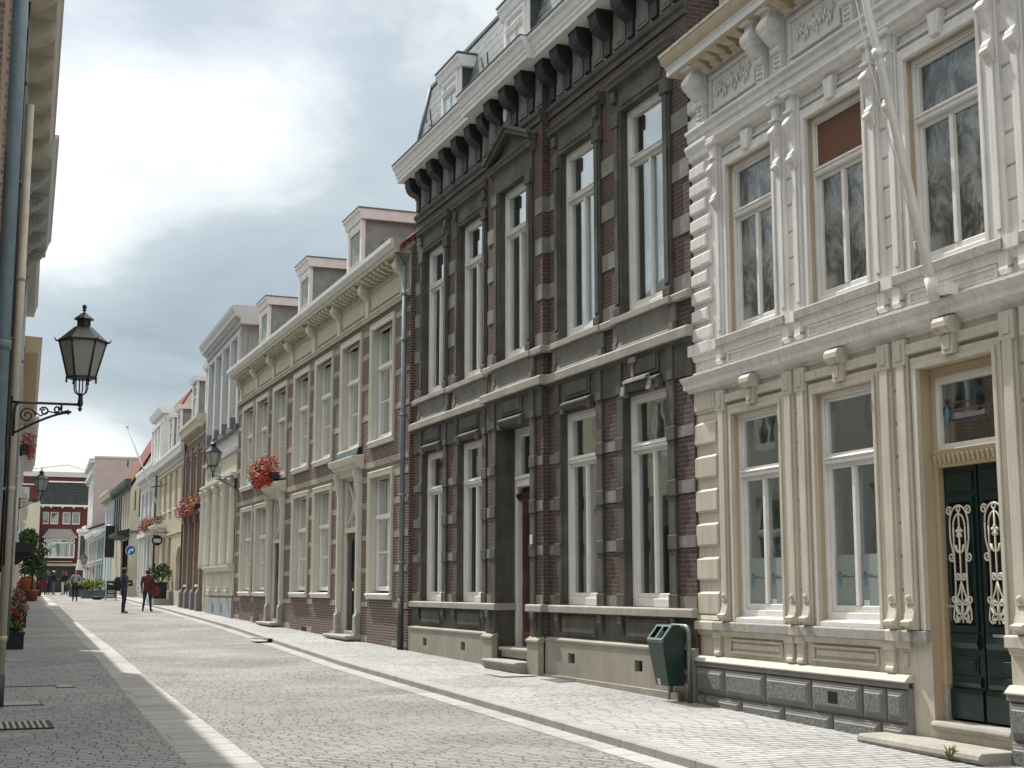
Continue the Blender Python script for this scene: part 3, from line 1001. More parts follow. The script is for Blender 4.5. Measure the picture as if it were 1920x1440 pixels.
mb = MB()
mb.box(WR, -6.05, 0, .055, 0, .745, 0).box(-4.62, WL - .02, 0, .055, 0, .745, 0)
mb.box(-4.62, WL - .02, .055, .085, .745, .80, 0).box(WR, -6.05, .055, .085, .745, .80, 0)
up = [-.24, -.97, -1.94, -2.91, -3.87, -4.28, -4.60]
lo = [-.24, -.45, -1.38, -2.34, -3.31, -4.18, -4.60]
for a, b in zip(up[:-1], up[1:]):
    block(mb, b + .012, a - .012, .425, .735, .055, .06, 0, 1)
for a, b in zip(lo[:-1], lo[1:]):
    block(mb, b + .012, a - .012, .10, .405, .055, .06, 0, 1)
for a, b in ((-6.06, -6.75), (-6.75, -7.7), (-7.7, -8.6), (-8.6, -9.6)):
    block(mb, b + .012, a - .012, .425, .735, .055, .06, 0, 1)
    block(mb, b + .012, a - .012, .10, .405, .055, .06, 0, 1)
mb.box(-3.46, -3.28, .1135, .1165, .52, .64, 2)
Wh.part('rusticated_plinth', mb, ['smooth_grey', 'rough_stone', 'black_hole'])
mb = MB()
for a, b in ((-4.63, WL + .01), (WR, -6.05)):
    mb.prism([(0, .80), (.11, .80), (.11, .815), (.075, .85), (.05, .872), (0, .875)], 'u', a, b)
    mb.prism([(0, 1.12), (.03, 1.13), (.05, 1.19), (0, 1.19)], 'u', a, b)
for a, b in ((-1.0, -2.22), (-2.86, -4.08), (-6.7, -7.9)):
    for z0, z1, o in ((.93, .955, .03), (1.075, 1.10, .03)):
        mb.box(b, a, 0, o, z0, z1)
    mb.box(b, b + .03, 0, .03, .955, 1.075).box(a - .03, a, 0, .03, .955, 1.075)
    mb.box(b + .07, a - .07, 0, .012, .985, 1.05)
mb.box(-4.56, -4.5, 0, .02, .95, 1.08)
for u in (-.72, -2.42, -2.64, -4.30, -6.5):
    mb.box(u - .07, u + .07, 0, .045, .90, 1.12)
    mb.prism([(0, .87), (.035, .875), (.065, .90), (.06, .93), (.045, .95), (0, .95)], 'u', u - .075, u + .06)
    mb.box(u - .09, u + .09, 0, .06, 1.10, 1.19)
Wh.part('base_moulding', mb, 'cream_render')
mb = MB()
for a, b, m_ in ((-4.70, -4.52, 1), (-4.52, -4.28, 0), (-4.28, -2.68, 1), (-2.68, -2.45, 0), (-2.45, -.68, 1), (-.68, WL + .015, 0), (WR, -6.05, 0)):
    mb.prism([(-.25, 1.19), (.085, 1.19), (.085, 1.29), (.06, 1.302), (-.25, 1.304)], 'u', a, b, m_)
mb.box(-4.92, -4.70, -.4, .06, 1.19, 1.30, 1)
Wh.part('ledge', mb, ['cream_render', 'sill_grey'])
# quoins
mb = MB()
for i in range(7):
    z0 = 1.36 + i * .425
    mb.prism([(0, z0 - .0), (.035, z0 + .035), (.035, z0 + .27), (0, z0 + .305)], 'u', -.765, WL)
mb.prism([(0, 1.304), (.05, 1.31), (.03, 1.37), (0, 1.37)], 'u', -.78, WL + .01)
mb.box(-.79, WL, 0, .02, 3.9, 4.22)
Wh.part('quoin', mb, 'cream_render')
mb = MB()
for i in range(11):
    z0 = 4.83 + i * .24
    ln = .42 if i % 2 else .52
    if z0 < 7.3:
        mb.prism([(0, z0), (.045, z0 + .03), (.045, z0 + .165), (0, z0 + .195)], 'u', WL - ln, WL)
for i in range(3):
    z0 = 7.62 + i * .27
    mb.prism([(0, z0), (.05, z0 + .03), (.05, z0 + .19), (0, z0 + .22)], 'u', WL - .5, WL)
mb.prism([(0, 4.66), (.09, 4.66), (.09, 4.80), (0, 4.81)], 'u', WL - .52, WL + .05)
mb.prism([(0, 7.30), (.04, 7.31), (.06, 7.36), (.085, 7.42), (.085, 7.46), (0, 7.5)], 'u', -.75, WL + .04)
Wh.part('quoin', mb, 'white_render')


def strip_pilaster(mb, u, w, z0, z1, d=.05):
    mb.box(u - w / 2, u + w / 2, 0, d, z0, z1)
    mb.box(u - w / 2 + .03, u + w / 2 - .03, d, d + .02, z0 + .12, z1 - .1)
    mb.box(u - w / 2 + .055, u + w / 2 - .055, d + .02, d + .028, z0 + .18, z1 - .16)


# ground floor surrounds
mb = MB()
for c in WC:
    dr = c == -5.48
    for sg in (-1, 1):
        # reveal architrave and framing strip
        mb.box(c + sg * hw, c + sg * (hw + .11), 0, .035, 1.305, 3.86)
        mb.box(c + sg * hw, c + sg * (hw + .05), .035, .055, 1.305, 3.83)
        u = c + sg * (hw + .235)
        mb.box(u - .10, u + .10, 0, .05, 1.305, 3.98)
        mb.box(u - .065, u + .065, .05, .07, 1.55, 3.94)
        # turned foot of the strip: scroll toe, pad and knob
        mb.prism([(.05, 1.305), (.075, 1.31), (.075, 1.335), (.13, 1.345), (.135, 1.385), (.09, 1.40), (.07, 1.47), (.05, 1.56)], 'u', u - .075, u + .075)
        mb.lathe((u + .0, .075, 1.61), [(.008, -.03), (.026, -.018), (.03, 0), (.022, .02), (.006, .03)], 8)
    # eared lintel
    mb.box(c - hw - .11, c + hw + .11, 0, .036, 3.80, 3.92)
    mb.box(c - hw - .05, c + hw + .05, .036, .056, 3.80, 3.85)
    mb.box(c - hw - .34, c - hw - .14, 0, .075, 3.86, 4.12).box(c + hw + .14, c + hw + .34, 0, .075, 3.86, 4.12)
    mb.box(c - hw - .14, c + hw + .14, 0, .06, 3.96, 4.06)
    mb.box(c - hw - .29, c - hw - .19, .075, .085, 3.91, 4.08).box(c + hw + .19, c + hw + .29, .075, .085, 3.91, 4.08)
    # keystone with curled head
    kw = .11
    mb.prism([(c - kw, 4.12), (c + kw, 4.12), (c + kw * .68, 3.86), (c - kw * .68, 3.86)], 'd', .0, .10)
    mb.prism([(0, 4.05), (.10, 4.05), (.145, 4.07), (.175, 4.11), (.175, 4.16), (.15, 4.20), (.09, 4.215), (0, 4.215)], 'u', c - kw * 1.12, c + kw * 1.12, 0, False)
    mb.box(c - kw * .45, c + kw * .45, .10, .115, 3.90, 4.04)
    mb.prism([(c - .12, 3.855), (c + .12, 3.855), (c, 3.80)], 'd', 0, .065)
for a, b in zip(WC[:-1], WC[1:]):
    m_ = (a + b) / 2
    for i in range(8):
        z0 = 1.36 + i * .325
        mb.prism([(0, z0 + .004), (.016, z0 + .018), (.016, z0 + .307), (0, z0 + .321)], 'u', m_ - .075, m_ + .075)
Wh.part('window_surround', mb, 'cream_render')
mb = MB()
cor = [(0, 4.13), (.02, 4.14), (.03, 4.18), (.065, 4.215), (.075, 4.225), (.12, 4.23), (.125, 4.30), (.155, 4.33), (.165, 4.345), (.165, 4.362), (0, 4.40)]
mb.prism(cor, 'u', WR, WL + .125)
mb.box(WR, WL + .13, 0, .172, 4.362, 4.372)
Wh.part('string_cornice', mb, 'white_render')
# belt of panels above the string cornice and grey window sills
mb = MB()
mb.prism([(0, 4.38), (.04, 4.39), (.04, 4.44), (0, 4.45)], 'u', WR, WL)
mb.prism([(0, 4.58), (.03, 4.59), (.05, 4.64), (.06, 4.67), (0, 4.67)], 'u', WR, WL)
for c in WC:
    for z0, z1 in ((4.45, 4.47), (4.56, 4.58)):
        mb.box(c - .66, c + .66, 0, .025, z0, z1)
    mb.box(c - .66, c - .63, 0, .025, 4.47, 4.56).box(c + .63, c + .66, 0, .025, 4.47, 4.56)
    for sg in (-1, 1):
        mb.box(c + sg * .74, c + sg * .86, 0, .07, 4.50, 4.67)
        mb.prism([(0, 4.44), (.05, 4.46), (.075, 4.49), (.07, 4.52), (0, 4.54)], 'u', c + sg * .8 - .06, c + sg * .8 + .06)
        mb.box(c + sg * .93, c + sg * .83, 0, .088, 4.665, 4.79)
Wh.part('belt_moulding', mb, 'white_render')
mb = MB()
for c in WC:
    mb.prism([(-.28, 4.67), (.10, 4.67), (.102, 4.765), (.08, 4.785), (-.28, 4.788)], 'u', c - .82, c + .82)
Wh.part('window_sill', mb, 'sill_grey')
# upper floor surrounds with consoles
mb = MB()
for c in WC:
    for sg in (-1, 1):
        mb.box(c + sg * hw, c + sg * (hw + .12), 0, .035, 4.79, 7.0)
        mb.box(c + sg * hw, c + sg * (hw + .055), .035, .055, 4.79, 6.97)
        u = c + sg * (hw + .21)
        mb.box(u - .085, u + .085, 0, .055, 4.79, 7.28)
        mb.box(u - .035, u + .035, .055, .072, 4.86, 6.42)
        # long scroll console
        mb.prism([(.055, 6.40), (.075, 6.42), (.10, 6.47), (.13, 6.53), (.125, 6.58), (.09, 6.63), (.095, 6.74), (.13, 6.82), (.165, 6.90), (.16, 6.97), (.12, 7.02), (.12, 7.28), (.055, 7.28)], 'u', u - .06, u + .06)
        mb.tube([(u - .065, .105, 6.52), (u + .065, .105, 6.52)], .038, 10).tube([(u - .068, .13, 6.93), (u + .068, .13, 6.93)], .046, 10)
        mb.box(u - .075, u + .075, .05, .15, 7.06, 7.09)
        mb.box(u - .10, u + .10, 0, .165, 7.26, 7.31)
    mb.box(c - hw - .12, c + hw + .12, 0, .036, 6.93, 7.06)
    mb.box(c - hw - .055, c + hw + .055, .036, .056, 6.93, 6.985)
    mb.box(c - hw - .12, c + hw + .12, 0, .03, 7.10, 7.13)
    mb.prism([(c - .10, 7.22), (c + .10, 7.22), (c + .065, 6.98), (c - .065, 6.98)], 'd', 0, .09)
    mb.prism([(0, 7.22), (.03, 7.225), (.05, 7.26), (.10, 7.275), (.105, 7.31), (.14, 7.34), (.14, 7.36), (0, 7.40)], 'u', c - .88, c + .88)
# rusticated strips between the bays
for a, b in zip(WC[:-1], WC[1:]):
    m_ = (a + b) / 2
    for i in range(8):
        z0 = 4.80 + i * .31
        mb.prism([(0, z0 + .004), (.018, z0 + .02), (.018, z0 + .29), (0, z0 + .306)], 'u', m_ - .145, m_ + .145)
Wh.part('window_surround', mb, 'white_render')
# entablature
mb = MB()
mb.prism([(0, 7.42), (.03, 7.43), (.035, 7.50), (.06, 7.53), (.065, 7.59), (.10, 7.62), (.10, 7.65), (0, 7.68)], 'u', WR, WL)
cons = [-.60, -2.16, -2.56, -4.02, -4.42, -5.88, -6.28, -7.74]
for a, b in ((-.80, -1.96), (-2.76, -3.82), (-4.62, -5.68), (-6.48, -7.54)):
    for z0, z1 in ((7.75, 7.79), (8.19, 8.23)):
        mb.box(b, a, 0, .035, z0, z1)
    mb.box(b, b + .035, 0, .035, 7.79, 8.19).box(a - .035, a, 0, .035, 7.79, 8.19)
    m_ = (a + b) / 2
    # foliage relief in the panel: a waving stem with leaves either side of a boss
    hl = (a - b) / 2 - .12
    mb.tube([(m_ + hl * t_ / 12, .012, 7.99 + .05 * math.sin(t_ * .9)) for t_ in range(-12, 13)], .011, 5)
    for t_ in range(-11, 12):
        u = m_ + hl * t_ / 12
        sg = 1 if t_ % 2 else -1
        z_ = 7.99 + .05 * math.sin(t_ * .9)
        mb.face([(u, .012, z_), (u + .035, .03, z_ + sg * .035), (u + .02, .012, z_ + sg * .105), (u - .025, .03, z_ + sg * .05)])
        mb.face([(u - .025, .03, z_ + sg * .05), (u + .02, .012, z_ + sg * .105), (u + .035, .03, z_ + sg * .035), (u, .012, z_)])
    mb.lathe((m_, .0, 7.99), [(.02, -.07), (.05, -.03), (.055, .03), (.02, .07)], 10)
mb.box(WR, WL, 0, .05, 8.30, 8.42)
for a, b in zip(cons[:-1], cons[1:]):
    n = int(round((a - b) / .27))
    for i in range(1, n):
        u = a + (b - a) * i / n
        if n > 3:
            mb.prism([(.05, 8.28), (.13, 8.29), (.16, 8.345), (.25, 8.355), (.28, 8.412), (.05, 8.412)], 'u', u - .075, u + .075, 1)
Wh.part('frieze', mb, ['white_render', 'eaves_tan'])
cm = MB()
cm.prism([(0, 0), (.05, .0), (.07, .06), (.075, .30), (.10, .38), (.16, .42), (.24, .50), (.27, .58), (.26, .66), (.22, .72), (.22, .80), (0, .80)], 'u', -.09, .09)
cm.tube([(-.115, .185, .60), (.115, .185, .60)], .095, 14).tube([(-.10, .065, .33), (.10, .065, .33)], .05, 10)
cm.tube([(-.12, .185, .60), (.12, .185, .60)], .04, 8)
for k_ in range(4):
    cm.tube([(-.055, .078, .07 + k_ * .06), (.055, .078, .07 + k_ * .06)], .022 - .002 * k_, 6)
cm.box(-.12, .12, 0, .29, .78, .82)
cme = cm.mesh('console', 'white_render')
for u in cons:
    Wh.place('console', cme, u, .0, 7.60)
mb = MB()
mb.prism([(-.1, 8.42), (.33, 8.42), (.33, 8.50), (.35, 8.51), (.36, 8.55), (.40, 8.57), (.425, 8.63), (.43, 8.66), (-.1, 8.69)], 'u', WR, WL + .03)
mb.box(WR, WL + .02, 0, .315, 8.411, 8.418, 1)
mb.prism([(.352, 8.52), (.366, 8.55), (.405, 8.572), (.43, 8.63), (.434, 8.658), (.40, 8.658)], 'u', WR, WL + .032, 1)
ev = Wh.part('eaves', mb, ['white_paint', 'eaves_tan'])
mb = MB()
mb.prism([(.33, 8.662), (.445, 8.662), (.45, 8.70), (.43, 8.71), (.33, 8.70)], 'u', WR, WL + .04)
Wh.part('gutter_edge', mb, 'mossy_cream', ev)
# attic storey set back above the eaves
mb = MB()
mb.box(-.78, WL - .08, -3, -.42, 8.7, 11.3).box(-2.4, -.78, -3, -.60, 8.7, 11.3).box(WR, -2.4, -3, -.42, 8.7, 11.3)
mb.prism([(-3, 11.3), (-.25, 11.3), (-.15, 11.45), (-3, 11.6)], 'u', WR, WL + .05)
Wh.part('attic_storey', mb, 'pale_grey')
window(Wh, -1.62, 8.95, 1.3, 2.1, -.50, fw=.07, dp=.08, trans=1.4, name='attic_window')
# windows
for i, c in enumerate(WC):
    if c != -5.48:
        window(Wh, c, 1.36, 1.11, 2.44, -.045, fw=.06, dp=.09, trans=1.70, name='window')
        Wh.part('sash_sill', MB().prism([(-.25, 1.305), (.05, 1.305), (.05, 1.35), (-.045, 1.375)], 'u', c - hw + .004, c + hw - .004), 'white_paint')
    window(Wh, c, 4.788, 1.11, 2.14, -.045, fw=.055, dp=.09, trans=1.50, glass='dusty_glass', name='window')
Wh.part('boarded_pane', MB().box(-3.62 - .49, -3.62 + .49, -.110, -.068, 6.345, 6.86), 'brown_blind')
# frosted film with the logo on the ground floor panes
for c in (-1.76, -3.62):
    for sg in (-1, 1):
        fl = Wh.part('frosted_film', MB().box(c + sg * .04, c + sg * .43, -.106, -.101, 1.5, 2.05), 'frosted_film')
        x = c + sg * .235
        mb = MB()
        mb.prism([(x + .13 + .03 * math.cos(a) * (1 if math.sin(a) > 0 else .8), 1.77 + .045 * math.sin(a)) for a in [i * math.pi / 6 for i in range(12)]], 'd', -.101, -.098)
        Wh.part('logo_drop', mb, 'logo_blue', fl)
        mb = MB()
        mb.prism([(x + .13 + .016 * math.cos(a), 1.86 + .016 * math.sin(a)) for a in [i * math.pi / 5 for i in range(10)]], 'd', -.101, -.098)
        mb.prism([(x + .165, 1.82), (x + .15, 1.845), (x + .145, 1.80)], 'd', -.101, -.098).prism([(x + .095, 1.82), (x + .11, 1.845), (x + .115, 1.80)], 'd', -.101, -.098)
        Wh.part('logo_figure', mb, 'logo_purple', fl)
        t = link('lettering', text_mesh("centrum voor\njeugd en gezin Bergen op Zoom", .017, .001, 'logo_red'), fl, (x + .085, -.099, 1.835 - Wh.z0), TXT_ROT)
        Wh.part('notice', MB().box(c - .17, c - .07, -.100, -.096, 1.50, 1.58), 'sticker') if sg < 0 else None
# entrance of the white house
c = -5.48
a, b = c - hw, c + hw
mb = MB()
q = -.12
mb.box(b - .06, b, q - .06, q + .02, .80, 3.80).box(a, a + .06, q - .06, q + .02, .80, 3.80)
mb.box(a + .06, b - .06, q - .06, q + .02, 3.70, 3.80)
mb.box(b - .06, b, q - .06, q + .02, .46, .80, 1).box(a, a + .06, q - .06, q + .02, .46, .80, 1)
mb.prism([(q - .06, 2.84), (q + .03, 2.84), (q + .03, 2.90), (q + .06, 2.97), (q + .08, 3.0), (q - .06, 3.0)], 'u', a + .06, b - .06)
for i in range(14):
    u = a + .1 + i * .07
    mb.prism([(q + .03, 2.865), (q + .055, 2.87), (q + .07, 2.95), (q + .03, 2.96)], 'u', u, u + .035)
ef = Wh.part('door_frame', mb, ['cream_frame', 'sill_grey'])
mb = MB()
mb.box(a + .06, a + .12, q - .05, q + .0, 3.0, 3.70).box(b - .12, b - .06, q - .05, q + .0, 3.0, 3.70)
mb.box(a + .12, b - .12, q - .05, q + .0, 3.0, 3.06).box(a + .12, b - .12, q - .05, q + .0, 3.64, 3.70)
Wh.part('fanlight_frame', mb, 'white_paint', ef)
fg = Wh.part('fanlight', MB().box(a + .12, b - .12, q - .045, q - .037, 3.06, 3.64), 'window_glass', ef)
Wh.part('fanlight_backing', MB().box(a + .12, b - .12, q - .075, q - .07, 3.06, 3.64), 'dark_interior', ef)
for tx, z_, sz, mt in (("centrum voor", 3.43, .050, 'logo_red'), ("jeugd en gezin Bergen op Zoom", 3.355, .050, 'logo_red'), ("voor opvoeden en opgroeien", 3.27, .042, 'logo_purple')):
    link('lettering', text_mesh(tx, sz, .001, mt), ef, (b - .235, q - .03, z_ - Wh.z0), TXT_ROT)
mb = MB()
x, z_ = b - .185, 3.34
mb.prism([(x + .034 * math.cos(t), z_ + .075 * math.sin(t)) for t in [i * math.pi / 8 for i in range(16)]], 'd', q - .034, q - .03)
Wh.part('logo_drop', mb, 'logo_blue', ef)
mb = MB()
mb.prism([(x + .026 * math.cos(t), z_ + .125 + .03 * math.sin(t)) for t in [i * math.pi / 6 for i in range(12)]], 'd', q - .034, q - .03)
for sg in (-1, 1):
    mb.prism([(x + sg * .02, z_ + .095), (x + sg * .055, z_ + .06), (x + sg * .058, z_ + .0), (x + sg * .04, z_ + .02), (x + sg * .036, z_ + .06)], 'd', q - .034, q - .03)
Wh.part('logo_figure', mb, 'logo_purple', ef)
lv = MB()
q = -.17
for sg in (-1, 1):
    u0, u1 = sorted((c + sg * .012, c + sg * (hw - .06)))
    lv = MB()
    lv.box(u0, u1, q - .07, q, .50, 2.84)
    m_ = (u0 + u1) / 2
    lv.box(m_ - .155, m_ + .155, q - .001, q + .003, 1.36, 2.50, 1)
    for e0, e1, z0, z1 in ((-.19, .19, 1.30, 1.36), (-.19, .19, 2.50, 2.55), (-.19, -.155, 1.36, 2.50), (.155, .19, 1.36, 2.50)):
        lv.box(m_ + e0, m_ + e1, q, q + .02, z0, z1)
    lv.prism([(q, 1.14), (q + .03, 1.15), (q + .045, 1.20), (q + .02, 1.28), (q, 1.28)], 'u', m_ - .19, m_ + .19)
    lv.box(m_ - .16, m_ + .16, q, q + .012, .92, 1.08).box(m_ - .13, m_ + .13, q + .012, q + .022, .95, 1.05)
    lv.prism([(q, .80), (q + .02, .80), (q + .035, .84), (q + .015, .90), (q, .90)], 'u', m_ - .2, m_ + .2)
    lv.box(u0 + .01, u1 - .01, q, q + .035, .51, .74)
    lv.prism([(q, .74), (q + .04, .74), (q + .03, .78), (q, .79)], 'u', u0 + .01, u1 - .01)
    lv.box(m_ - .19, m_ + .19, q, q + .016, 2.60, 2.78)
    dl = Wh.part('door_leaf', lv, ['door_green', 'black_hole'])
    # painted iron grille
    g = MB()
    r_ = .009
    dq = q + .032
    def T(pts, rr=r_, g=g, m_=m_, dq=dq):
        g.tube([(m_ + x_, dq, z_) for x_, z_ in pts], rr, 6)
    for s2 in (-1, 1):
        T([(s2 * .135 * math.cos(t), 2.30 + .17 * math.sin(t)) for t in [i * math.pi / 16 for i in range(9)]])
        T([(s2 * .135, 2.30), (s2 * .135, 2.16), (s2 * .115, 2.08), (s2 * .085, 1.98), (s2 * .085, 1.70), (s2 * .095, 1.60), (s2 * .12, 1.50), (s2 * .13, 1.42), (s2 * .10, 1.385), (s2 * .05, 1.40)])
        T([(s2 * x_, z_) for x_, z_ in [(.085 * math.cos(t), 2.27 + .12 * math.sin(t)) for t in [i * math.pi / 12 for i in range(7)]]])
        T([(s2 * .085, 2.27), (s2 * .085, 1.98)])
        T([(s2 * x_, z_) for x_, z_ in spiral(.14, 2.42, .045, .012, 2.6, -1.2)])
        T([(s2 * x_, z_) for x_, z_ in spiral(.125, 1.99, .045, .012, 3.4, 1.2)])
        T([(s2 * x_, z_) for x_, z_ in spiral(.045, 1.80, .038, .01, 0, 1.3)])
        T([(s2 * x_, z_) for x_, z_ in spiral(.115, 1.60, .038, .01, 3.1, 1.2)])
        T([(s2 * x_, z_) for x_, z_ in spiral(.05, 1.435, .045, .012, -1.5, 1.3)])
        T([(s2 * x_, z_) for x_, z_ in spiral(.04, 1.57, .03, .01, 1.5, -1.2)])
        T([(0, 1.76), (s2 * .03, 1.68), (s2 * .075, 1.60), (s2 * .085, 1.55), (s2 * .05, 1.49)])
        T([(s2 * .10, 1.53), (s2 * .07, 1.48), (s2 * .02, 1.46)], .014)
        T([(s2 * .06, 2.10), (s2 * .045, 2.05), (s2 * .01, 2.03)], .013)
    T([(0, 1.38), (0, 2.42)])
    T([(.025 * math.cos(t), 2.44 + .025 * math.sin(t)) for t in [i * math.pi / 6 for i in range(13)]])
    for t in range(5):
        an = math.pi / 2 + t * 2 * math.pi / 5
        T([(.0, 2.22), (.035 * math.cos(an), 2.22 + .04 * math.sin(an)), (.05 * math.cos(an), 2.22 + .055 * math.sin(an))], [.006, .02, .008])
    T([(0, 1.46), (.0, 1.53), (0, 1.58)], [.02, .016, .004])
    Wh.part('door_grille', g, 'cream_paint', dl)
    if sg > 0:
        h_ = MB()
        h_.box(u1 - .075, u1 - .03, q, q + .012, 1.40, 1.62).box(u1 - .062, u1 - .043, q + .012, q + .05, 1.525, 1.545).box(u1 - .13, u1 - .043, q + .04, q + .055, 1.523, 1.547)
        Wh.part('door_handle', h_, 'steel', dl)
    else:
        h_ = MB().box(m_ - .11, m_ + .11, q, q + .025, 1.22, 1.29)
        Wh.part('letter_flap', h_, 'steel', dl)
mb = MB()
nose2 = lambda d, z, h: [(-.3, z - h), (d - .07, z - h), (d - .06, z - .10), (d - .02, z - .085), (d, z - .045), (d - .02, z - .008), (-.3, z)]
mb.prism(nose2(.06, .485, .2), 'u', a - .0, b + .0)
mb.prism([(-.2, .02), (.38, .02), (.385, .215), (.42, .225), (.44, .26), (.43, .295), (.40, .315), (-.2, .318)], 'u', -6.10, -4.28)
Wh.part('doorstep', mb, 'ledge_stone')
mb = MB()
for i in range(22):
    an, rr_ = random.uniform(0, 6.28), random.uniform(.03, .12)
    p0 = Vector((-5.72, .44, gz(10) + .08))
    tip = p0 + Vector((rr_ * math.cos(an), rr_ * math.sin(an) * .7, random.uniform(.06, .16)))
    md = (p0 + tip) / 2 + Vector((0, 0, .03))
    sd = Vector((-math.sin(an), math.cos(an), 0)) * .012
    mb.face([tuple(p0), tuple(md + sd), tuple(tip), tuple(md - sd)])
tag(link('weed', MB.mesh(mb, 'weed', 'leaf_lime'), None, Wh.W(0, 0, 0), (0, 0, Wh.rz)), 'small green weed growing beside the white house doorstep', 'weed')
# flagpole leaning out over the entrance
fp = thing('flagpole', 'long white bare flagpole leaning out above the entrance of the white house', 'flagpole', Wh.W(-5.45, .19, 4.42), Wh.rz)
mb = MB()
mb.tube([(0, 0, 0), (0, 1.15, 5.17)], [.045, .032], 12)
link('pole', mb.mesh('pole', 'white_paint'), fp)
mb = MB()
mb.tube([(0, -.012, -.06), (0, .035, .16)], .058, 12).box(-.09, .02, -.19, -.05, -.03, .06).tube([(0, .0, .0), (-.16, -.02, .03)], .035, 8).box(-.20, -.12, -.12, .03, -.03, .08)
link('socket', mb.mesh('socket', 'white_paint'), fp)
mb = MB()
mb.tube([(0, .507, 2.26), (0, .517, 2.34)], .055, 12)
link('stay', mb.mesh('stay', 'white_paint'), fp)
mb = MB()
mb.tube([(.055, .02, .12), (.05, .60, 2.3), (.045, 1.12, 5.0)], .006, 5)
mb.tube([(.055, .10, .42), (.10, .10, .42), (.10, .12, .52), (.055, .12, .52)], .010, 5)
link('halyard', mb.mesh('halyard', 'white_paint'), fp)

# ------------------------------------------------------------------ long brown brick house
B = House('brown_brick_house', 'long brown brick house with pale stone courses, white sash windows and three dormers', 'house', 8.655, 28.22, .00131664, .99999913)
BL_, BR_ = 19.2, -.50
UC = [1.56, 4.27, 7.0, 9.57, 12.42, 15.03, 17.36]
LC = [1.57, 6.95, 9.47, 14.84, 17.2]
DCs = [4.12, 12.48]
ww = .87
holes = [(c - ww, c + ww, 4.98, 7.70) for c in UC] + [(c - ww, c + ww, 1.56, 4.29) for c in LC] + [(c - .80, c + .80, .7, 4.5) for c in DCs]
mb = MB()
mb.wall(BR_, BL_, 0, 7.95, 0, holes, .30, 0, 1)
mb.wall(BR_, BL_, 7.95, 8.85, 0, [], .3, 2)
mb.box(BR_ - .001, BR_, -.3, 0, 0, 7.95)
BW = mb
B.shell(BR_, BL_, 8.85, 9.5, 'brown_brick', 'red_tiles', rise=4.3, over=.25)
# pale stone courses
mb = BW
spans = []
xs = sorted([(c - ww - .10, c + ww + .10) for c in UC])
def gaps(lst):
    out, p = [], BR_
    for a, b in lst:
        if a > p:
            out.append((p, a))
        p = b
    out.append((p, BL_))
    return out
rr = random.Random(3)
for a, b in gaps(xs):
    for z in (5.55, 6.28, 7.0, 7.55):
        mb.box(a + .0 + rr.uniform(0, .05), b - rr.uniform(0, .05), -.02, .008, z, z + rr.uniform(.11, .15), 3)
for a, b in gaps(sorted([(c - ww - .10, c + ww + .10) for c in LC] + [(c - .92, c + .92) for c in DCs])):
    for z in (1.28, 2.05, 2.78, 3.5, 4.1):
        mb.box(a + rr.uniform(0, .05), b - rr.uniform(0, .05), -.02, .008, z, z + rr.uniform(.11, .15), 3)
    mb.box(a, b, -.02, .008, .5 + .0, .64 + gz(28 + (a + b) / 2) - .4, 3)
for a, b in gaps([(c - .95, c + .95) for c in DCs]):
    mb.box(a, b, -.02, .009, 4.42, 4.57, 3)
B.part('wall', BW, ['brown_brick', 'cream_paint', 'mossy_cream', 'stone_course'])
# deep white window casings, sash windows and sills
cas = MB()
cas.box(-ww - .075, -ww + .02, -.02, .045, 0, 2.72).box(ww - .02, ww + .075, -.02, .045, 0, 2.72).box(-ww - .075, ww + .075, -.02, .046, 2.62, 2.735)
cas.box(-ww - .09, -ww - .06, -.01, .06, 0, 2.75).box(ww + .06, ww + .09, -.01, .06, 0, 2.75).box(-ww - .09, ww + .09, -.01, .061, 2.715, 2.755)
cas.box(-ww + .02, ww - .02, -.30, -.12, 2.57, 2.66)
cme_ = cas.mesh('window', 'cream_paint')
sw = MB()
W_, H_ = 1.66, 2.56
sw.box(-W_ / 2, -W_ / 2 + .07, -.10, 0, 0, H_).box(W_ / 2 - .07, W_ / 2, -.10, 0, 0, H_).box(-W_ / 2 + .07, W_ / 2 - .07, -.10, 0, H_ - .07, H_).box(-W_ / 2 + .07, W_ / 2 - .07, -.10, 0, 0, .10)
sw.box(-W_ / 2 + .02, W_ / 2 - .02, -.10, .035, 1.60, 1.70)
sw.box(-.025, .025, -.08, -.02, 1.70, H_ - .07).box(-.025, .025, -.08, -.03, .10, 1.60).box(-W_ / 2 + .07, W_ / 2 - .07, -.08, -.035, .84, .875)
swm = sw.mesh('sash', 'white_paint')
swp = MB().box(-W_ / 2 + .05, W_ / 2 - .05, -.068, -.06, .06, H_ - .05).mesh('pane', 'window_glass')
sil = MB().prism([(-.2, 0), (.06, 0), (.075, .05), (.10, .09), (.10, .12), (-.2, .135)], 'u', -ww - .08, ww + .08).mesh('sill', 'white_paint')
net = drape_mesh(W_ - .1, .1, 1.62, -.2).mesh('curtain', 'curtain_cloth')
def brown_window(c, z):
    o = B.place('window', cme_, c, 0, z)
    s_ = link('sash', swm, o, (0, -.14, .08))
    link('pane', swp, o, (0, -.14, .08))
    link('sill', sil, o, (0, 0, -.10))
    link('curtain', net, o, (0, -.14, .08))
for c in UC:
    brown_window(c, 4.98)
for c in LC:
    brown_window(c, 1.56)
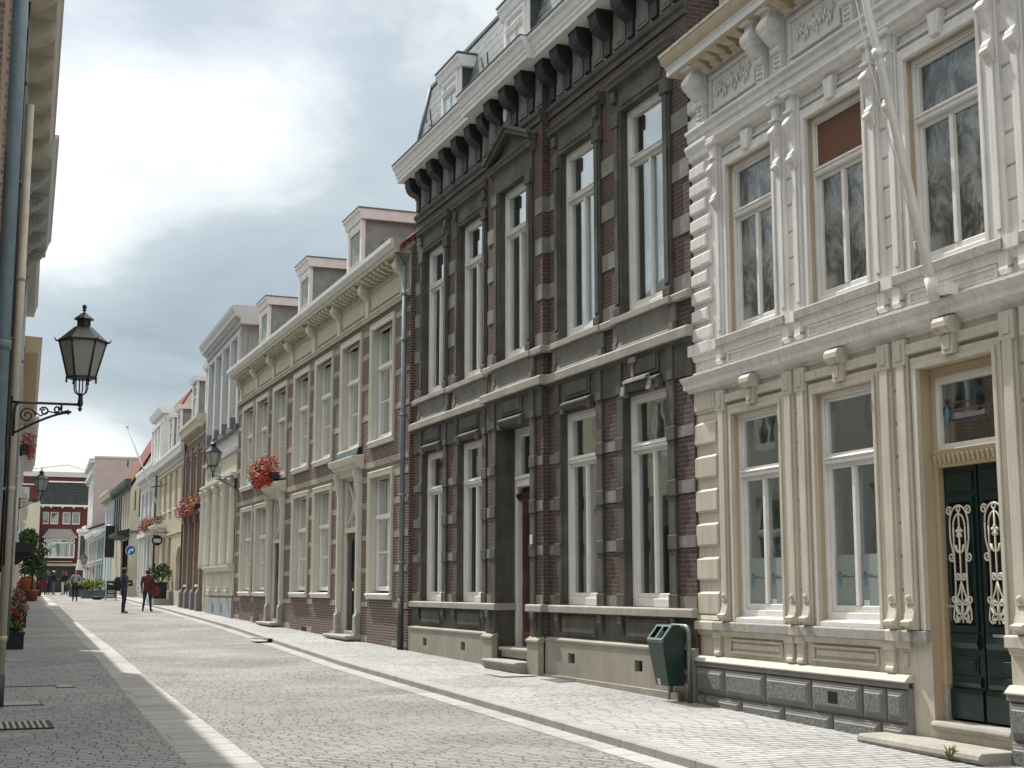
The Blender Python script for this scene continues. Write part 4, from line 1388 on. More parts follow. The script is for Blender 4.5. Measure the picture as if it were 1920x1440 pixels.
# frieze, brackets and eaves
mb = MB()
mb.prism([(0, 7.88), (.05, 7.89), (.06, 7.94), (.09, 7.97), (.09, 8.0), (.03, 8.03), (0, 8.03)], 'u', BR_, BL_)
bk = [.0, 2.85, 5.5, 8.2, 10.9, 13.5, 16.05, 18.75]
for a, b in zip(bk[:-1], bk[1:]):
    mb.box(a + .18, b - .18, 0, .03, 8.10, 8.13).box(a + .18, b - .18, 0, .03, 8.52, 8.55)
    mb.box(a + .18, a + .21, 0, .03, 8.13, 8.52).box(b - .21, b - .18, 0, .03, 8.13, 8.52)
    n = 7
    for i in range(n):
        u = a + .25 + (b - a - .5) * (i + .5) / n
        mb.prism([(0, 8.66), (.14, 8.68), (.20, 8.72), (.30, 8.74), (.30, 8.82), (0, 8.82)], 'u', u - .08, u + .08)
B.part('frieze', mb, 'mossy_cream')
km = MB()
km.prism([(0, 0), (.05, .0), (.06, .08), (.04, .12), (.05, .38), (.09, .46), (.17, .50), (.24, .58), (.26, .68), (.22, .76), (.22, .84), (0, .84)], 'u', -.11, .11)
km.tube([(-.125, .16, .64), (.125, .16, .64)], .085, 12)
kme = km.mesh('bracket', 'cream_paint')
for u in bk:
    B.place('bracket', kme, u, 0, 7.98)
mb = MB()
mb.prism([(-.1, 8.82), (.34, 8.82), (.34, 8.90), (.36, 8.91), (.37, 8.95), (.41, 8.98), (.44, 9.06), (.44, 9.10), (-.1, 9.12)], 'u', BR_ + .05, BL_ + .12)
e_ = B.part('cornice', mb, 'mossy_cream')
B.part('gutter_edge', MB().prism([(.36, 8.915), (.452, 9.01), (.458, 9.105), (.40, 9.112)], 'u', BR_ + .045, BL_ + .125), 'white_paint', e_)
# dormers
for c in (5.85, 11.55, 17.45):
    mb = MB()
    h0, h1 = 8.9, 11.02
    mb.box(c - .68, c + .68, -2.6, -.47, h0, h1)
    mb.box(c - .72, c - .56, -.52, -.42, h0, h1, 1).box(c + .56, c + .72, -.52, -.42, h0, h1, 1)
    mb.box(c - .56, c + .56, -.50, -.44, h1 - .16, h1, 1)
    mb.prism([(-2.6, h1), (-.40, h1), (-.38, h1 + .06), (-.36, h1 + .16), (-.31, h1 + .20), (-.31, h1 + .27), (-2.6, h1 + .27)], 'u', c - .80, c + .80, 1)
    mb.box(c - .82, c + .82, -2.6, -.295, h1 + .27, h1 + .30, 2)
    mb.tube([(c - .69, -1.0, h1 - .55), (c - .72, -1.0, h1 - .55), (c - .72, -1.0, h1 - .8)], .03, 6, 2)
    d_ = B.part('dormer', mb, ['dormer_cheek', 'white_paint', 'lead'])
    window(B, c, 9.2, 1.12, 1.66, -.45, fw=.06, dp=.06, trans=.72, name='dormer_window', curtain='full')
mb = MB()
mb.box(9.4, 9.75, -2.2, -1.85, 9, 12.3).box(9.36, 9.79, -2.24, -1.81, 11.6, 11.68)
B.part('chimney', mb, 'dormer_cheek')
# two portals
for c, zb in ((4.12, 0.0), (12.48, .12)):
    big = c < 6
    g0 = gz(28.22 + c) + .085
    mb = MB()
    for sg in (-1, 1):
        mb.box(c + sg * .80, c + sg * .98, -.05, .10, g0 + .62, 4.35)
        mb.box(c + sg * .84, c + sg * .94, .10, .115, g0 + .8, 4.2)
        mb.prism([(c + sg * 1.0, 4.30), (c + sg * .78, 4.30), (c + sg * .78, 4.16), (c + sg * 1.0, 4.16)], 'd', 0, .125)
        mb.prism([(.06, 4.44), (.20, 4.44), (.21, 4.36), (.17, 4.2), (.13, 3.95), (.08, 3.72), (.06, 3.7)], 'u', c + sg * .89 - .06, c + sg * .89 + .06)
        mb.prism([(0, g0), (.14, g0), (.14, g0 + .55), (.10, g0 + .62), (0, g0 + .62)], 'u', c + sg * .89 - .115, c + sg * .89 + .115, 1)
        mb.box(c + sg * .89 - .13, c + sg * .89 + .13, 0, .16, g0, g0 + .16, 1)
    mb.box(c - .98, c + .98, -.05, .09, 4.35, 4.52).box(c - .80, c + .80, -.32, -.16, 4.36, 4.5)
    mb.prism([(0, 4.46), (.10, 4.47), (.13, 4.52), (.20, 4.54), (.22, 4.60), (.30, 4.64), (.32, 4.72), (.32, 4.75), (0, 4.80)], 'u', c - 1.12, c + 1.12)
    mb.box(c - .80, c - .66, -.16, -.06, g0 + .15, 4.4).box(c + .66, c + .80, -.16, -.06, g0 + .15, 4.4)
    mb.box(c - .66, c + .66, -.16, -.02, 3.02, 3.14).box(c - .66, c + .66, -.16, -.06, 4.28, 4.40)
    mb.box(c - .80, c + .80, -.35, -.05, 4.38, 4.48)
    po = B.part('portal', mb, ['cream_paint', 'sill_grey'])
    tr_ = MB()
    for sg in (-1, 1):
        tr_.tube([(c + sg * (.62 - .50 * math.sin(t)), -.08, 3.16 + 1.10 * (i / 12)) for i, t in enumerate([j * math.pi / 12 for j in range(13)])], .018, 6)
        tr_.tube([(c + sg * .30 * (1 - i / 8) , -.08, 3.14 + .55 * i / 8) for i in range(9)], .014, 6)
    tr_.tube([(c, -.08, 3.14), (c, -.08, 4.28)], .014, 6)
    B.part('fanlight_tracery', tr_, 'white_paint', po)
    B.part('fanlight', MB().box(c - .66, c + .66, -.13, -.12, 3.14, 4.28), 'window_glass', po)
    mb = MB()
    mb.box(c - .66, c + .66, -.18, -.11, g0 + .2, 3.02)
    for u in (-.34, .34):
        mb.box(c + u - .2, c + u + .2, -.11, -.09, g0 + 1.35, 2.85).box(c + u - .16, c + u + .16, -.09, -.075, g0 + 1.4, 2.8).box(c + u - .2, c + u + .2, -.11, -.09, g0 + .4, g0 + 1.1)
    d_ = B.part('front_door', mb, 'door_dark')
    B.part('door_knob', MB().lathe((c - .08, -.06, g0 + 1.15), [(.01, -.03), (.03, -.01), (.03, .01), (.01, .03)], 8), 'brass', d_)
    mb = MB()
    mb.box(c - .78, c + .78, -.36, .02, g0 - .1, g0 + .2)
    mb.prism([(0, g0 + .03), (.34, g0 + .03), (.38, g0 + .06), (.38, g0 + .10), (.36, g0 + .12), (0, g0 + .12)], 'u', c - 1.05, c + 1.05)
    mb.box(c - .95, c + .95, 0, .30, g0 - .1, g0 + .03)
    B.part('doorstep', mb, 'ledge_stone')
mb = MB()
mb.prism([(.0, 4.80), (.14, 4.81), (.10, 4.97), (.0, 4.99)], 'u', 3.2, 5.04)
B.part('awning_fold', mb, 'door_green')
# downpipe between brown and dark houses
mb = MB()
g0 = gz(28) + .08
u = -.33
mb.tube([(u, .09, 8.55), (u, .09, 1.5)], .055, 10).tube([(u, .10, 1.5), (u, .10, g0)], .068, 10, 1)
mb.tube([(u, .30, 8.82), (u, .22, 8.72), (u, .09, 8.55)], .055, 10)
for z in (6.9, 5.3, 3.6, 2.2, 7.9):
    mb.tube([(u, .09, z), (u, .09, z + .06)], .07, 10)
    mb.box(u - .02, u + .02, 0, .09, z + .02, z + .04)
B.part('drain_pipe', mb, ['zinc', 'dark_pipe'])
B.part('cellar_opening', MB().box(8.45, 9.05, -.01, .012, gz(37) + .10, gz(37) + .19), 'black_hole')

# ------------------------------------------------------------------ wall lanterns
def wall_lamp(label, loc, rz, pipe_down=1.4):
    t = thing('wall_lamp', label, 'lamp', loc, rz, 'wrought iron wall lanterns along the street')
    A = .82
    mb = MB()
    mb.tube([(0, .03, .0), (0, .10, .0), (0, A, .0)], .017, 8)
    mb.tube([(0, .10, .0), (0, .06, -.04), (0, .05, -.12), (0, .05, -.42)], .017, 8)
    mb.box(-.022, .022, 0, .03, -.50, .07).box(-.03, .03, 0, .05, -.20, -.15)
    mb.tube([(0, .05, -.38)] + [(0, .10 + (A - .20) * i / 8, -.36 + .27 * math.sin(i / 8 * 1.35)) for i in range(9)], .016, 8)
    for c_, r0, a0, tn in (((.20, -.16), .10, 0, 1.6), ((.40, -.10), .055, 3, -1.3), ((.55, -.075), .04, 0, 1.2)):
        mb.tube([(0, p[0], p[1]) for p in spiral(c_[0], c_[1], r0, .02, a0, tn, 22)], .011, 6)
    mb.tube([(0, .30, -.12), (0, .36, -.16), (0, .45, -.10), (0, .55, -.12), (0, .66, -.085)], .010, 6)
    mb.tube([(0, .60, 0), (0, .60, -.09)], .014, 6)
    mb.lathe((0, A - .14, -.10), [(.008, -.03), (.028, -.01), (.028, .01), (.008, .03)], 8)
    mb.tube([(0, .02, -.5), (.0, .02, -.5 - pipe_down)], .014, 6)
    link('bracket', mb.mesh('bracket', 'iron_black'), t)
    fr = MB()
    c = (0, A, 0)
    fr.lathe(c, [(.01, -.085), (.026, -.06), (.026, -.045), (.012, -.03), (.03, -.02), (.036, .02), (.03, .06), (.026, .14)], 10)
    for i in range(6):
        an = i * math.pi / 3 + .2
        ca, sa = math.cos(an), math.sin(an)
        fr.tube([(.025 * ca, A + .025 * sa, .12), (.07 * ca, A + .07 * sa, .155), (.085 * ca, A + .085 * sa, .2), (.085 * ca, A + .085 * sa, .33)], .008, 6)
        an = i * math.pi / 3 + math.pi / 6
        ca, sa = math.cos(an), math.sin(an)
        fr.tube([(.165 * ca, A + .165 * sa, .335), (.285 * ca, A + .285 * sa, .80)], .013, 6)
        fr.tube([(.175 * ca, A + .175 * sa, .335), (.178 * ca, A + .178 * sa, .275)], [.010, .014], 6)
        fr.tube([(.28 * ca, A + .28 * sa, .795), (.32 * ca, A + .32 * sa, .80), (.345 * ca, A + .345 * sa, .835)], [.014, .012, .006], 6)
    rot = math.pi / 6
    fr.lathe(c, [(.05, .325), (.19, .325), (.19, .35), (.05, .35)], 6, smooth=False, rot=rot)
    fr.lathe(c, [(.27, .785), (.305, .785), (.31, .81), (.27, .815)], 6, smooth=False, rot=rot)
    link('lantern_frame', fr.mesh('lantern_frame', 'iron_black'), t)
    rf = MB()
    rf.lathe(c, [(.30, .812), (.25, .855), (.11, .985), (.10, .99)], 6, smooth=False, rot=rot)
    rf.lathe(c, [(.085, .985), (.085, 1.075), (.125, 1.08), (.12, 1.09), (.03, 1.165), (.012, 1.17), (.012, 1.19), (.03, 1.20), (.018, 1.22), (.032, 1.24), (.02, 1.27), (.004, 1.275)], 10, smooth=False)
    link('lantern_roof', rf.mesh('lantern_roof', 'iron_black'), t)
    g = MB()
    for i in range(6):
        a0, a1 = i * math.pi / 3 + rot, (i + 1) * math.pi / 3 + rot
        q = [(.163, .345, a0), (.163, .345, a1), (.280, .79, a1), (.280, .79, a0)]
        g.face([(r_ * math.cos(a), A + r_ * math.sin(a), z) for r_, z, a in q])
        g.face([((r_ - .006) * math.cos(a), A + (r_ - .006) * math.sin(a), z) for r_, z, a in reversed(q)])
    g.lathe((0, A, .35), [(.03, 0), (.03, .06), (.045, .10), (.045, .2), (.02, .24)], 10)
    link('lantern_glass', g.mesh('lantern_glass', 'lantern_glass'), t)
    return t


LROT = math.atan2(-1, -.0415)          # facade turn of the left side: local d points to +X
wall_lamp('large black wrought iron lantern on a scrolled bracket on the left brick house', (.485, 18.0, 3.97), LROT, 1.5)
wall_lamp('black wrought iron lantern at the far corner of the brown brick house', B.W(19.28, .0, 5.48), B.rz, 3.6)

# ------------------------------------------------------------------ litter bin
t = thing('litter_bin', 'dark green two slot litter bin on posts before the dark stone house', 'litter bin', (8.43, 15.86, gz(15.9) + .085), math.pi / 2)
# local: u along +Y, d towards the street
mb = MB()
def body(d0t, d1t, d0b, d1b, wt, wb, zt, zb):
    return [(-wb, d0b, zb), (wb, d0b, zb), (wb, d1b, zb), (-wb, d1b, zb), (-wt, d0t, zt), (wt, d0t, zt), (wt, d1t, zt), (-wt, d1t, zt)]
zb = .20
pts = body(-.10, .22, -.10, .12, .205, .165, .76, zb)
for q in ((0, 3, 2, 1), (0, 1, 5, 4), (1, 2, 6, 5), (2, 3, 7, 6), (3, 0, 4, 7)):
    mb.face([pts[i] for i in q])
# sloping hood with two openings
mb.face([(-.205, -.10, .76), (-.205, .22, .76), (-.205, .07, .945), (-.205, -.02, .955), (-.205, -.10, .90)][::-1])
mb.face([(.205, -.10, .76), (.205, .22, .76), (.205, .07, .945), (.205, -.02, .955), (.205, -.10, .90)])
mb.face([(-.205, .07, .945), (.205, .07, .945), (.205, -.02, .955), (-.205, -.02, .955)])
mb.face([(-.205, -.02, .955), (.205, -.02, .955), (.205, -.10, .90), (-.205, -.10, .90)])
mb.face([(-.205, -.10, .90), (.205, -.10, .90), (.205, -.10, .76), (-.205, -.10, .76)])
link('body', mb.mesh('body', 'bin_green'), t)
fr = MB()
def slope(u, s, lift=0.0):
    return (u, .22 - .15 * s + lift * .78, .76 + .185 * s + lift * .63)
for u0, u1, s0, s1 in ((-.205, .205, 0, .13), (-.205, .205, .88, 1.0), (-.205, -.165, .13, .88), (.165, .205, .13, .88), (-.018, .018, .13, .88)):
    a = [slope(u0, s0, .012), slope(u1, s0, .012), slope(u1, s1, .012), slope(u0, s1, .012)]
    fr.face(a[::-1])
    bq = [slope(u0, s0, 0), slope(u1, s0, 0), slope(u1, s1, 0), slope(u0, s1, 0)]
    for i in range(4):
        j = (i + 1) % 4
        fr.face([a[i], a[j], bq[j], bq[i]])
fr.box(-.209, .209, .20, .226, .735, .765)
link('rim', fr.mesh('rim', 'bin_trim'), t)
h_ = MB()
h_.face([slope(-.2, .1, -.03), slope(-.2, .9, -.03), slope(.2, .9, -.03), slope(.2, .1, -.03)])
link('opening', h_.mesh('opening', 'black_hole'), t)
mb = MB()
hp = [(-.255, -.13, 0), (-.255, -.13, .84)] + [(-.255 + .09 * (1 - math.cos(a)), -.13, .84 + .09 * math.sin(a)) for a in [i * math.pi / 12 for i in range(1, 7)]]
hp += [(-x, y, z) for x, y, z in reversed(hp)]
mb.tube(hp, .032, 10)
mb.box(-.25, .25, -.13, -.098, .34, .40).box(-.25, .25, -.13, -.098, .66, .72)
link('post_frame', mb.mesh('post_frame', 'galvanised'), t)
link('sticker', MB().box(-.145, -.075, .131, .133, .235, .31).mesh('sticker', 'sticker'), t)
o = [c for c in t.children if c.name.startswith('sticker')][0]
o.rotation_euler = (math.atan2(.10, .56) * -1, 0, 0)
o.location = (0, .045, .012)

# ------------------------------------------------------------------ traffic sign, chalkboard, gratings in the ground
t = thing('traffic_sign', 'round blue turn right arrow sign on a pole', 'traffic sign', (9.40, 85.0, gz(85) + .09), 0)
mb = MB()
mb.tube([(0, 0, 0), (0, 0, 3.0)], .03, 8)
link('pole', mb.mesh('pole', 'steel'), t)
disc = lambda r, d0, d1: MB().prism([(r * math.cos(a), 2.72 + r * math.sin(a)) for a in [i * math.pi / 16 for i in range(32)]], 'd', d0, d1)
link('rim', disc(.30, -.055, -.035).mesh('rim', 'sign_white'), t)
link('disc', disc(.275, -.06, -.055).mesh('disc', 'sign_blue'), t)
mb = MB()
mb.prism([(-.12, 2.52), (-.05, 2.52), (-.05, 2.68), (-.02, 2.71), (.05, 2.71), (.05, 2.64), (.19, 2.75), (.05, 2.86), (.05, 2.785), (-.04, 2.785), (-.12, 2.70)], 'd', -.064, -.06)
link('arrow', mb.mesh('arrow', 'sign_white'), t)

t = thing('chalkboard', 'black framed chalkboard standing on the road edge', 'chalkboard', (7.9, 80.0, gz(80)), 0)
mb = MB()
for sg in (-1, 1):
    mb.prism([(sg * .20, 0), (sg * .17, 0), (sg * .0, 1.08), (sg * .03, 1.08)], 'u', -.30, -.26)
    mb.prism([(sg * .20, 0), (sg * .17, 0), (sg * .0, 1.08), (sg * .03, 1.08)], 'u', .26, .30)
mb.prism([(-.055, 1.04), (.055, 1.04), (.055, 1.10), (-.055, 1.10)], 'u', -.30, .30)
mb.prism([(-.19, .10), (-.17, .10), (-.165, .14), (-.185, .14)], 'u', -.30, .30)
link('frame', mb.mesh('frame', 'steel'), t)
mb = MB()
for sg in (-1, 1):
    mb.prism([(sg * .185, .14), (sg * .175, .14), (sg * .02, 1.04), (sg * .03, 1.04)], 'u', -.26, .26)
link('board', mb.mesh('board', 'sign_black'), t)
mb = MB()
for i, (z, a, b_) in enumerate(((.9, -.2, .02), (.86, -.12, .1), (.5, -.2, .2), (.42, -.2, .15), (.30, -.22, .2), (.24, -.2, .1), (.18, -.22, .22))):
    d = -.03 - (1.04 - z) * .172 - .004
    mb.prism([(d, z), (d - .002, z), (d - .006, z + .03), (d - .003, z + .03)], 'u', a, b_)
link('chalk_writing', mb.mesh('chalk_writing', 'sign_white'), t)


def grate(name, label, x0, x1, y0, y1, bars, kind='cover_iron', cat='drain grate'):
    h = .018 if x0 < 2.6 else .087
    z = gz((y0 + y1) / 2) + h
    cx, cy = (x0 + x1) / 2, (y0 + y1) / 2
    t = thing(name, label, cat, (cx, cy, z), 0)
    mb = MB().box(x0 - cx - .04, x1 - cx + .04, y0 - cy - .04, y1 - cy + .04, -.004, .004)
    link('frame', mb.mesh('frame', 'slot_dark' if bars else 'cover_iron'), t)
    if bars:
        m2 = MB()
        for i in range(bars):
            x = x0 - cx + (x1 - x0) * (i + .5) / bars
            m2.box(x - .016, x + .016, y0 - cy, y1 - cy, .003, .010)
        link('bars', m2.mesh('bars', 'gutter_stone'), t)
    else:
        link('lid', MB().box(x0 - cx, x1 - cx, y0 - cy, y1 - cy, .003, .009).mesh('lid', 'sill_grey'), t)


grate('light_well_grate', 'slotted grating in the left pavement', .42, 1.0, 15.9, 16.7, 9)
grate('utility_cover', 'pale rectangular cover in left pavement beside the wall', .50, 1.04, 18.6, 19.2, 0, cat='cover')
grate('utility_cover', 'small grey square cover in the left pavement at the end of a slot', 1.42, 1.62, 21.2, 21.7, 0, cat='cover')
single('slot_drain', MB().box(.62, 1.40, 21.55, 21.62, gz(21.6) + .012, gz(21.6) + .0215), 'slot_dark', 'thin dark slot drain across the left pavement', 'drain')
grate('street_gully', 'dark iron gully in the right gutter', 6.62, 6.98, 33.0, 33.7, 6, cat='gully')
grate('footway_cover', 'iron hatch in the sunny footway by the dark house steps', 7.85, 8.35, 20.2, 20.9, 0, cat='cover')

# ------------------------------------------------------------------ foliage helpers
def leaves(mb, c, rad, n, size, seed, mats=(0, 1), zs=1.0, hang=0.0, rnd=None):
    rnd = rnd or random.Random(seed)
    for i in range(n):
        while True:
            p = Vector((rnd.uniform(-1, 1), rnd.uniform(-1, 1), rnd.uniform(-1, 1)))
            if .25 < p.length < 1:
                break
        p = Vector((c[0] + p.x * rad[0], c[1] + p.y * rad[1], c[2] + p.z * rad[2]))
        a = Vector((rnd.uniform(-1, 1), rnd.uniform(-1, 1), rnd.uniform(-1, 1))).normalized()
        b_ = a.cross(Vector((rnd.uniform(-1, 1), rnd.uniform(-1, 1), rnd.uniform(-1, 1)))).normalized()
        s = size * rnd.uniform(.6, 1.3)
        mb.face([tuple(p - a * s), tuple(p - b_ * s * .5), tuple(p + a * s), tuple(p + b_ * s * .5)], rnd.choice(mats))


def flower_box(name, label, W, rz, length, cols, seed, box='planter_dark', spread=.32, n=420, rail=False, group='flower boxes on the house fronts'):
    t = thing(name, label, 'flower box', W, rz, group)
    mb = MB().prism([(.02, 0), (.22, 0), (.26, .2), (.02, .2)], 'u', -length / 2, length / 2)
    mb.box(-length / 2 + .1, -length / 2 + .13, -.03, .05, -.05, .15).box(length / 2 - .13, length / 2 - .1, -.03, .05, -.05, .15)
    link('box', mb.mesh('box', box), t)
    rnd = random.Random(seed)
    f = MB()
    m_ = max(3, int(length / .22))
    for i in range(m_):
        u = -length / 2 + length * (i + .5) / m_
        k_ = len(cols) - 1
        mi = min(k_, 1 + int((i / m_) * k_)) if k_ > 1 else 1
        leaves(f, (u, .16 + rnd.uniform(0, .12), .27 + rnd.uniform(-.08, .10)), (.20, spread * .75, spread), n // m_, .045, seed + i, (0, 0, mi, mi, mi), rnd=rnd)
        leaves(f, (u, .30, .06 + rnd.uniform(-.1, .05)), (.17, .14, .24), n // m_ // 2, .045, seed + i, (0, mi, mi), rnd=rnd)
    link('plants', f.mesh('plants', cols), t)
    return t


flower_box('flower_box', 'big red flower box over the left door of the brown brick house', B.W(13.0, .12, 4.86), B.rz, 2.3, ['leaf_green', 'flower_red', 'flower_red', 'flower_red', 'flower_orange'], 11, n=1300, spread=.42)

# ------------------------------------------------------------------ the far houses of the right side
SD = (.02994661, .9995515)


def SO(u, d=0.0):
    return (8.69 + SD[0] * u - SD[1] * d, 47.42 + SD[1] * u + SD[0] * d)


def row_house(name, label, o, dr, wid, zw, zt, wall, rows, trim='white_paint', over=.3, roof='red_tiles', rise=3.5, flat=False, depth=8, glass='window_glass', reveal=.14, cornice='white_paint', band=None, holes_extra=(), wfr=.06, curtain='lower'):
    """one house of the row: rows of windows (sill z, height, centres, width)"""
    H = House(name, label, 'house', o[0], o[1], dr[0], dr[1])
    hs = [(c - w_ / 2, c + w_ / 2, z, z + h) for z, h, cs, w_ in rows for c in cs] + list(holes_extra)
    mb = MB()
    mb.wall(0, wid, H.z0 - .4, zw, 0, hs, .32)
    H.part('wall', mb, wall)
    H.shell(0, wid, zw, depth, wall, None if flat else roof, rise=rise, flat=flat, over=.15)
    if cornice:
        h = zt - zw
        mb = MB()
        mb.prism([(-.1, zw - h * .35), (.05, zw - h * .3), (.08, zw), (over * .8, zw + h * .15), (over * .85, zw + h * .5), (over, zw + h * .75), (over, zt), (-.1, zt + .03)], 'u', .0, wid)
        n = int(wid / .45)
        for i in range(n):
            u = (i + .5) * wid / n
            mb.prism([(0, zw - h * .25), (.08, zw - h * .2), (over * .7, zw + h * .1), (0, zw + h * .1)], 'u', u - .07, u + .07)
        H.part('cornice', mb, cornice)
    for z, h, cs, w_ in rows:
        for c in cs:
            o_ = window(H, c, z, w_, h, -reveal, fw=wfr, dp=.07, trans=h * .68, mat=trim, glass=glass, curtain=curtain)
            link('sill', H.cache.setdefault(('sill', w_), MB().box(-w_ / 2 - .08, w_ / 2 + .08, 0, reveal + .07, -.09, 0).mesh('sill', trim)), o_)
    return H


def add_pipe(H, u, z0, z1, m_='dark_pipe', r=.06):
    H.part('drain_pipe', MB().tube([(u, .10, z0), (u, .10, z1)], r, 8).box(u - .1, u + .1, 0, .2, z1, z1 + .18), m_)


# cream shop house
P = House('cream_shop_house', 'tall white house with pilasters above a cream columned shop front', 'shop house', *SO(.02), *SD)
mb = MB()
wc = [1.09, 3.05, 5.0, 6.9]
mb.wall(0, 8.2, 6.2, 10.75, 0, [(c - .63, c + .63, 7.35, 10.45) for c in wc], .28)
mb.wall(0, 8.2, .3, 6.2, 0, [(c - .72, c + .72, 2.47, 5.35) for c in (1.5, 3.55, 5.6)] + [(6.75, 7.75, .9, 5.0)], .30, 1)
mb.face([(0, 0, 8), (0, -.4, 8), (0, -.4, 10.75), (0, 0, 10.75)])
P.part('wall', mb, ['pale_grey', 'cream_render'])
P.shell(0, 8.2, 10.75, 9, 'pale_grey', flat=True)
mb = MB()
mb.prism([(-.2, 10.72), (.08, 10.74), (.1, 10.95), (.30, 11.0), (.30, 11.1), (.38, 11.25), (.40, 11.36), (-1.5, 11.42), (-1.5, 10.72)], 'u', -.35, 8.5)
for i in range(22):
    u = .1 + i * .375
    mb.box(u, u + .18, .08, .22, 10.85, 10.98)
P.part('cornice', mb, 'pale_grey')
mb = MB()
for u in (.22, 2.07, 4.02, 5.95, 7.85):
    mb.box(u - .2, u + .2, 0, .07, 7.3, 10.5)
mb.box(0, 8.2, 0, .05, 10.45, 10.6)
P.part('pilaster', mb, 'pale_grey')
mb = MB()
mb.box(0, 8.2, 0, .14, 7.12, 7.3)
for u in (.5, 2.5, 4.5, 6.5):
    mb.box(u - .1, u + .1, .0, .24, 7.15, 7.55)
P.part('awning_rail', mb, 'lead')
mb = MB().prism([(0, 6.40), (.12, 6.42), (.14, 6.50), (0, 6.54)], 'u', 0, 8.2)
P.part('sign_moulding', mb, 'white_paint')
sb = P.part('sign_band', MB().box(.05, 8.1, 0, .03, 5.62, 6.38), 'pale_yellow')
link('lettering', text_mesh("het Kerkhof", .75, .004, 'letter_grey', shear=.2), sb, (7.4, .036, 5.80 - P.z0), TXT_ROT)
mb = MB()
mb.prism([(0, 5.42), (.10, 5.44), (.16, 5.52), (.22, 5.54), (.22, 5.62), (0, 5.65)], 'u', 0, 8.25)
for u in (.45, 2.52, 4.58, 6.62, 8.0):
    mb.lathe((u, .06, 0), [(.17, 2.46), (.17, 2.52), (.20, 2.56), (.15, 2.66), (.13, 4.9), (.14, 5.1), (.12, 5.14), (.17, 5.25), (.21, 5.38), (.21, 5.44)], 12)
    mb.lathe((u, .14, 2.62), [(.02, -.08), (.09, 0), (.02, .08)], 8)
P.part('shop_column', mb, 'cream_paint')
for c in (1.5, 3.55, 5.6):
    window(P, c, 2.47, 1.44, 2.88, -.16, fw=.10, dp=.08, trans=2.1, mat='cream_paint', curtain='full')
for c in wc:
    window(P, c, 7.35, 1.26, 3.1, -.18, fw=.08, dp=.08, trans=2.2, mat='pale_grey')
mb = MB()
mb.prism([(0, 2.28), (.12, 2.30), (.22, 2.40), (.26, 2.44), (.26, 2.50), (0, 2.52)], 'u', 0, 6.7)
mb.box(0, 6.7, 0, .06, 1.45, 2.30)
for u in (1.0, 3.1, 5.2):
    mb.box(u - .55, u + .55, .06, .09, 1.6, 2.2)
    mb.lathe((u, .12, 1.62), [(.02, -.09), (.13, -.05), (.08, 0), (.05, .03), (.06, .08), (.01, .15)], 8)
P.part('shop_sill', mb, 'cream_paint')
mb = MB()
mb.box(0, 6.7, 0, .09, .3, 1.37)
for u in (2.3, 4.4):
    mb.box(u - .1, u + .1, .09, .093, .85, 1.15, 1)
P.part('shop_base', mb, ['blue_grey_base', 'black_hole'])
P.part('shop_door', MB().box(6.77, 7.73, -.3, -.24, .85, 4.98).box(6.95, 7.55, -.24, -.22, 1.2, 2.2).box(6.95, 7.55, -.24, -.22, 2.4, 4.6), 'cream_paint')

# pinkish narrow house
Q = row_house('pinkish_brick_house', 'narrow pinkish brick house with tall windows and heavy bracketed eaves', SO(8.3), SD, 6.3, 8.05, 8.62, 'pinkish_brick',
              [(4.95, 2.25, [1.2, 3.15, 5.1], 1.15), (1.85, 2.6, [1.2, 5.1], 1.15)], rise=4.4, holes_extra=[(2.55, 3.75, .9, 4.45)], over=.42, cornice='mossy_cream')
mb = MB()
for u in (.35, 2.15, 4.15, 5.95):
    mb.box(u - .17, u + .17, 0, .10, 1.65, 4.55).box(u - .17, u + .17, 0, .09, 4.9, 7.6).box(u - .24, u + .24, 0, .13, 4.45, 4.75)
mb.box(0, 6.3, 0, .05, 7.35, 7.5).box(0, 6.3, 0, .16, 4.72, 4.86)
Q.part('pilaster', mb, 'pinkish_brick')
for u in (.35, 2.15, 4.15, 5.95):
    mb = MB()
    mb.prism([(0, .6), (.20, .6), (.20, 1.52), (.12, 1.66), (0, 1.66)], 'u', u - .26, u + .26)
    Q.part('plinth', mb, 'smooth_grey')
Q.part('front_door', MB().box(2.57, 3.73, -.3, -.22, .9, 4.43).box(2.8, 3.5, -.22, -.2, 1.2, 2.2).box(2.8, 3.5, -.22, -.2, 2.4, 3.6), 'door_red')
add_pipe(Q, 6.28, 1.0, 8.3)
for c in (.9, 5.3):
    Q.part('dormer', MB().box(c - .7, c + .7, -2.4, -.15, 8.7, 10.6).prism([(-2.4, 10.6), (.0, 10.6), (.05, 10.8), (-2.4, 10.85)], 'u', c - .85, c + .85, 1).box(c - .78, c - .6, -.2, -.1, 8.7, 10.6, 1).box(c + .6, c + .78, -.2, -.1, 8.7, 10.6, 1), ['dormer_cheek', 'white_paint'])
    window(Q, c, 8.95, 1.2, 1.55, -.13, fw=.07, dp=.05, trans=1.0, name='dormer_window')
flower_box('flower_box', 'long pink and orange flower box over the pinkish brick house door', Q.W(3.3, .05, 4.86), Q.rz, 5.2, ['leaf_green', 'flower_orange', 'flower_pink', 'flower_pink', 'flower_pink'], 21, n=1200, spread=.36)

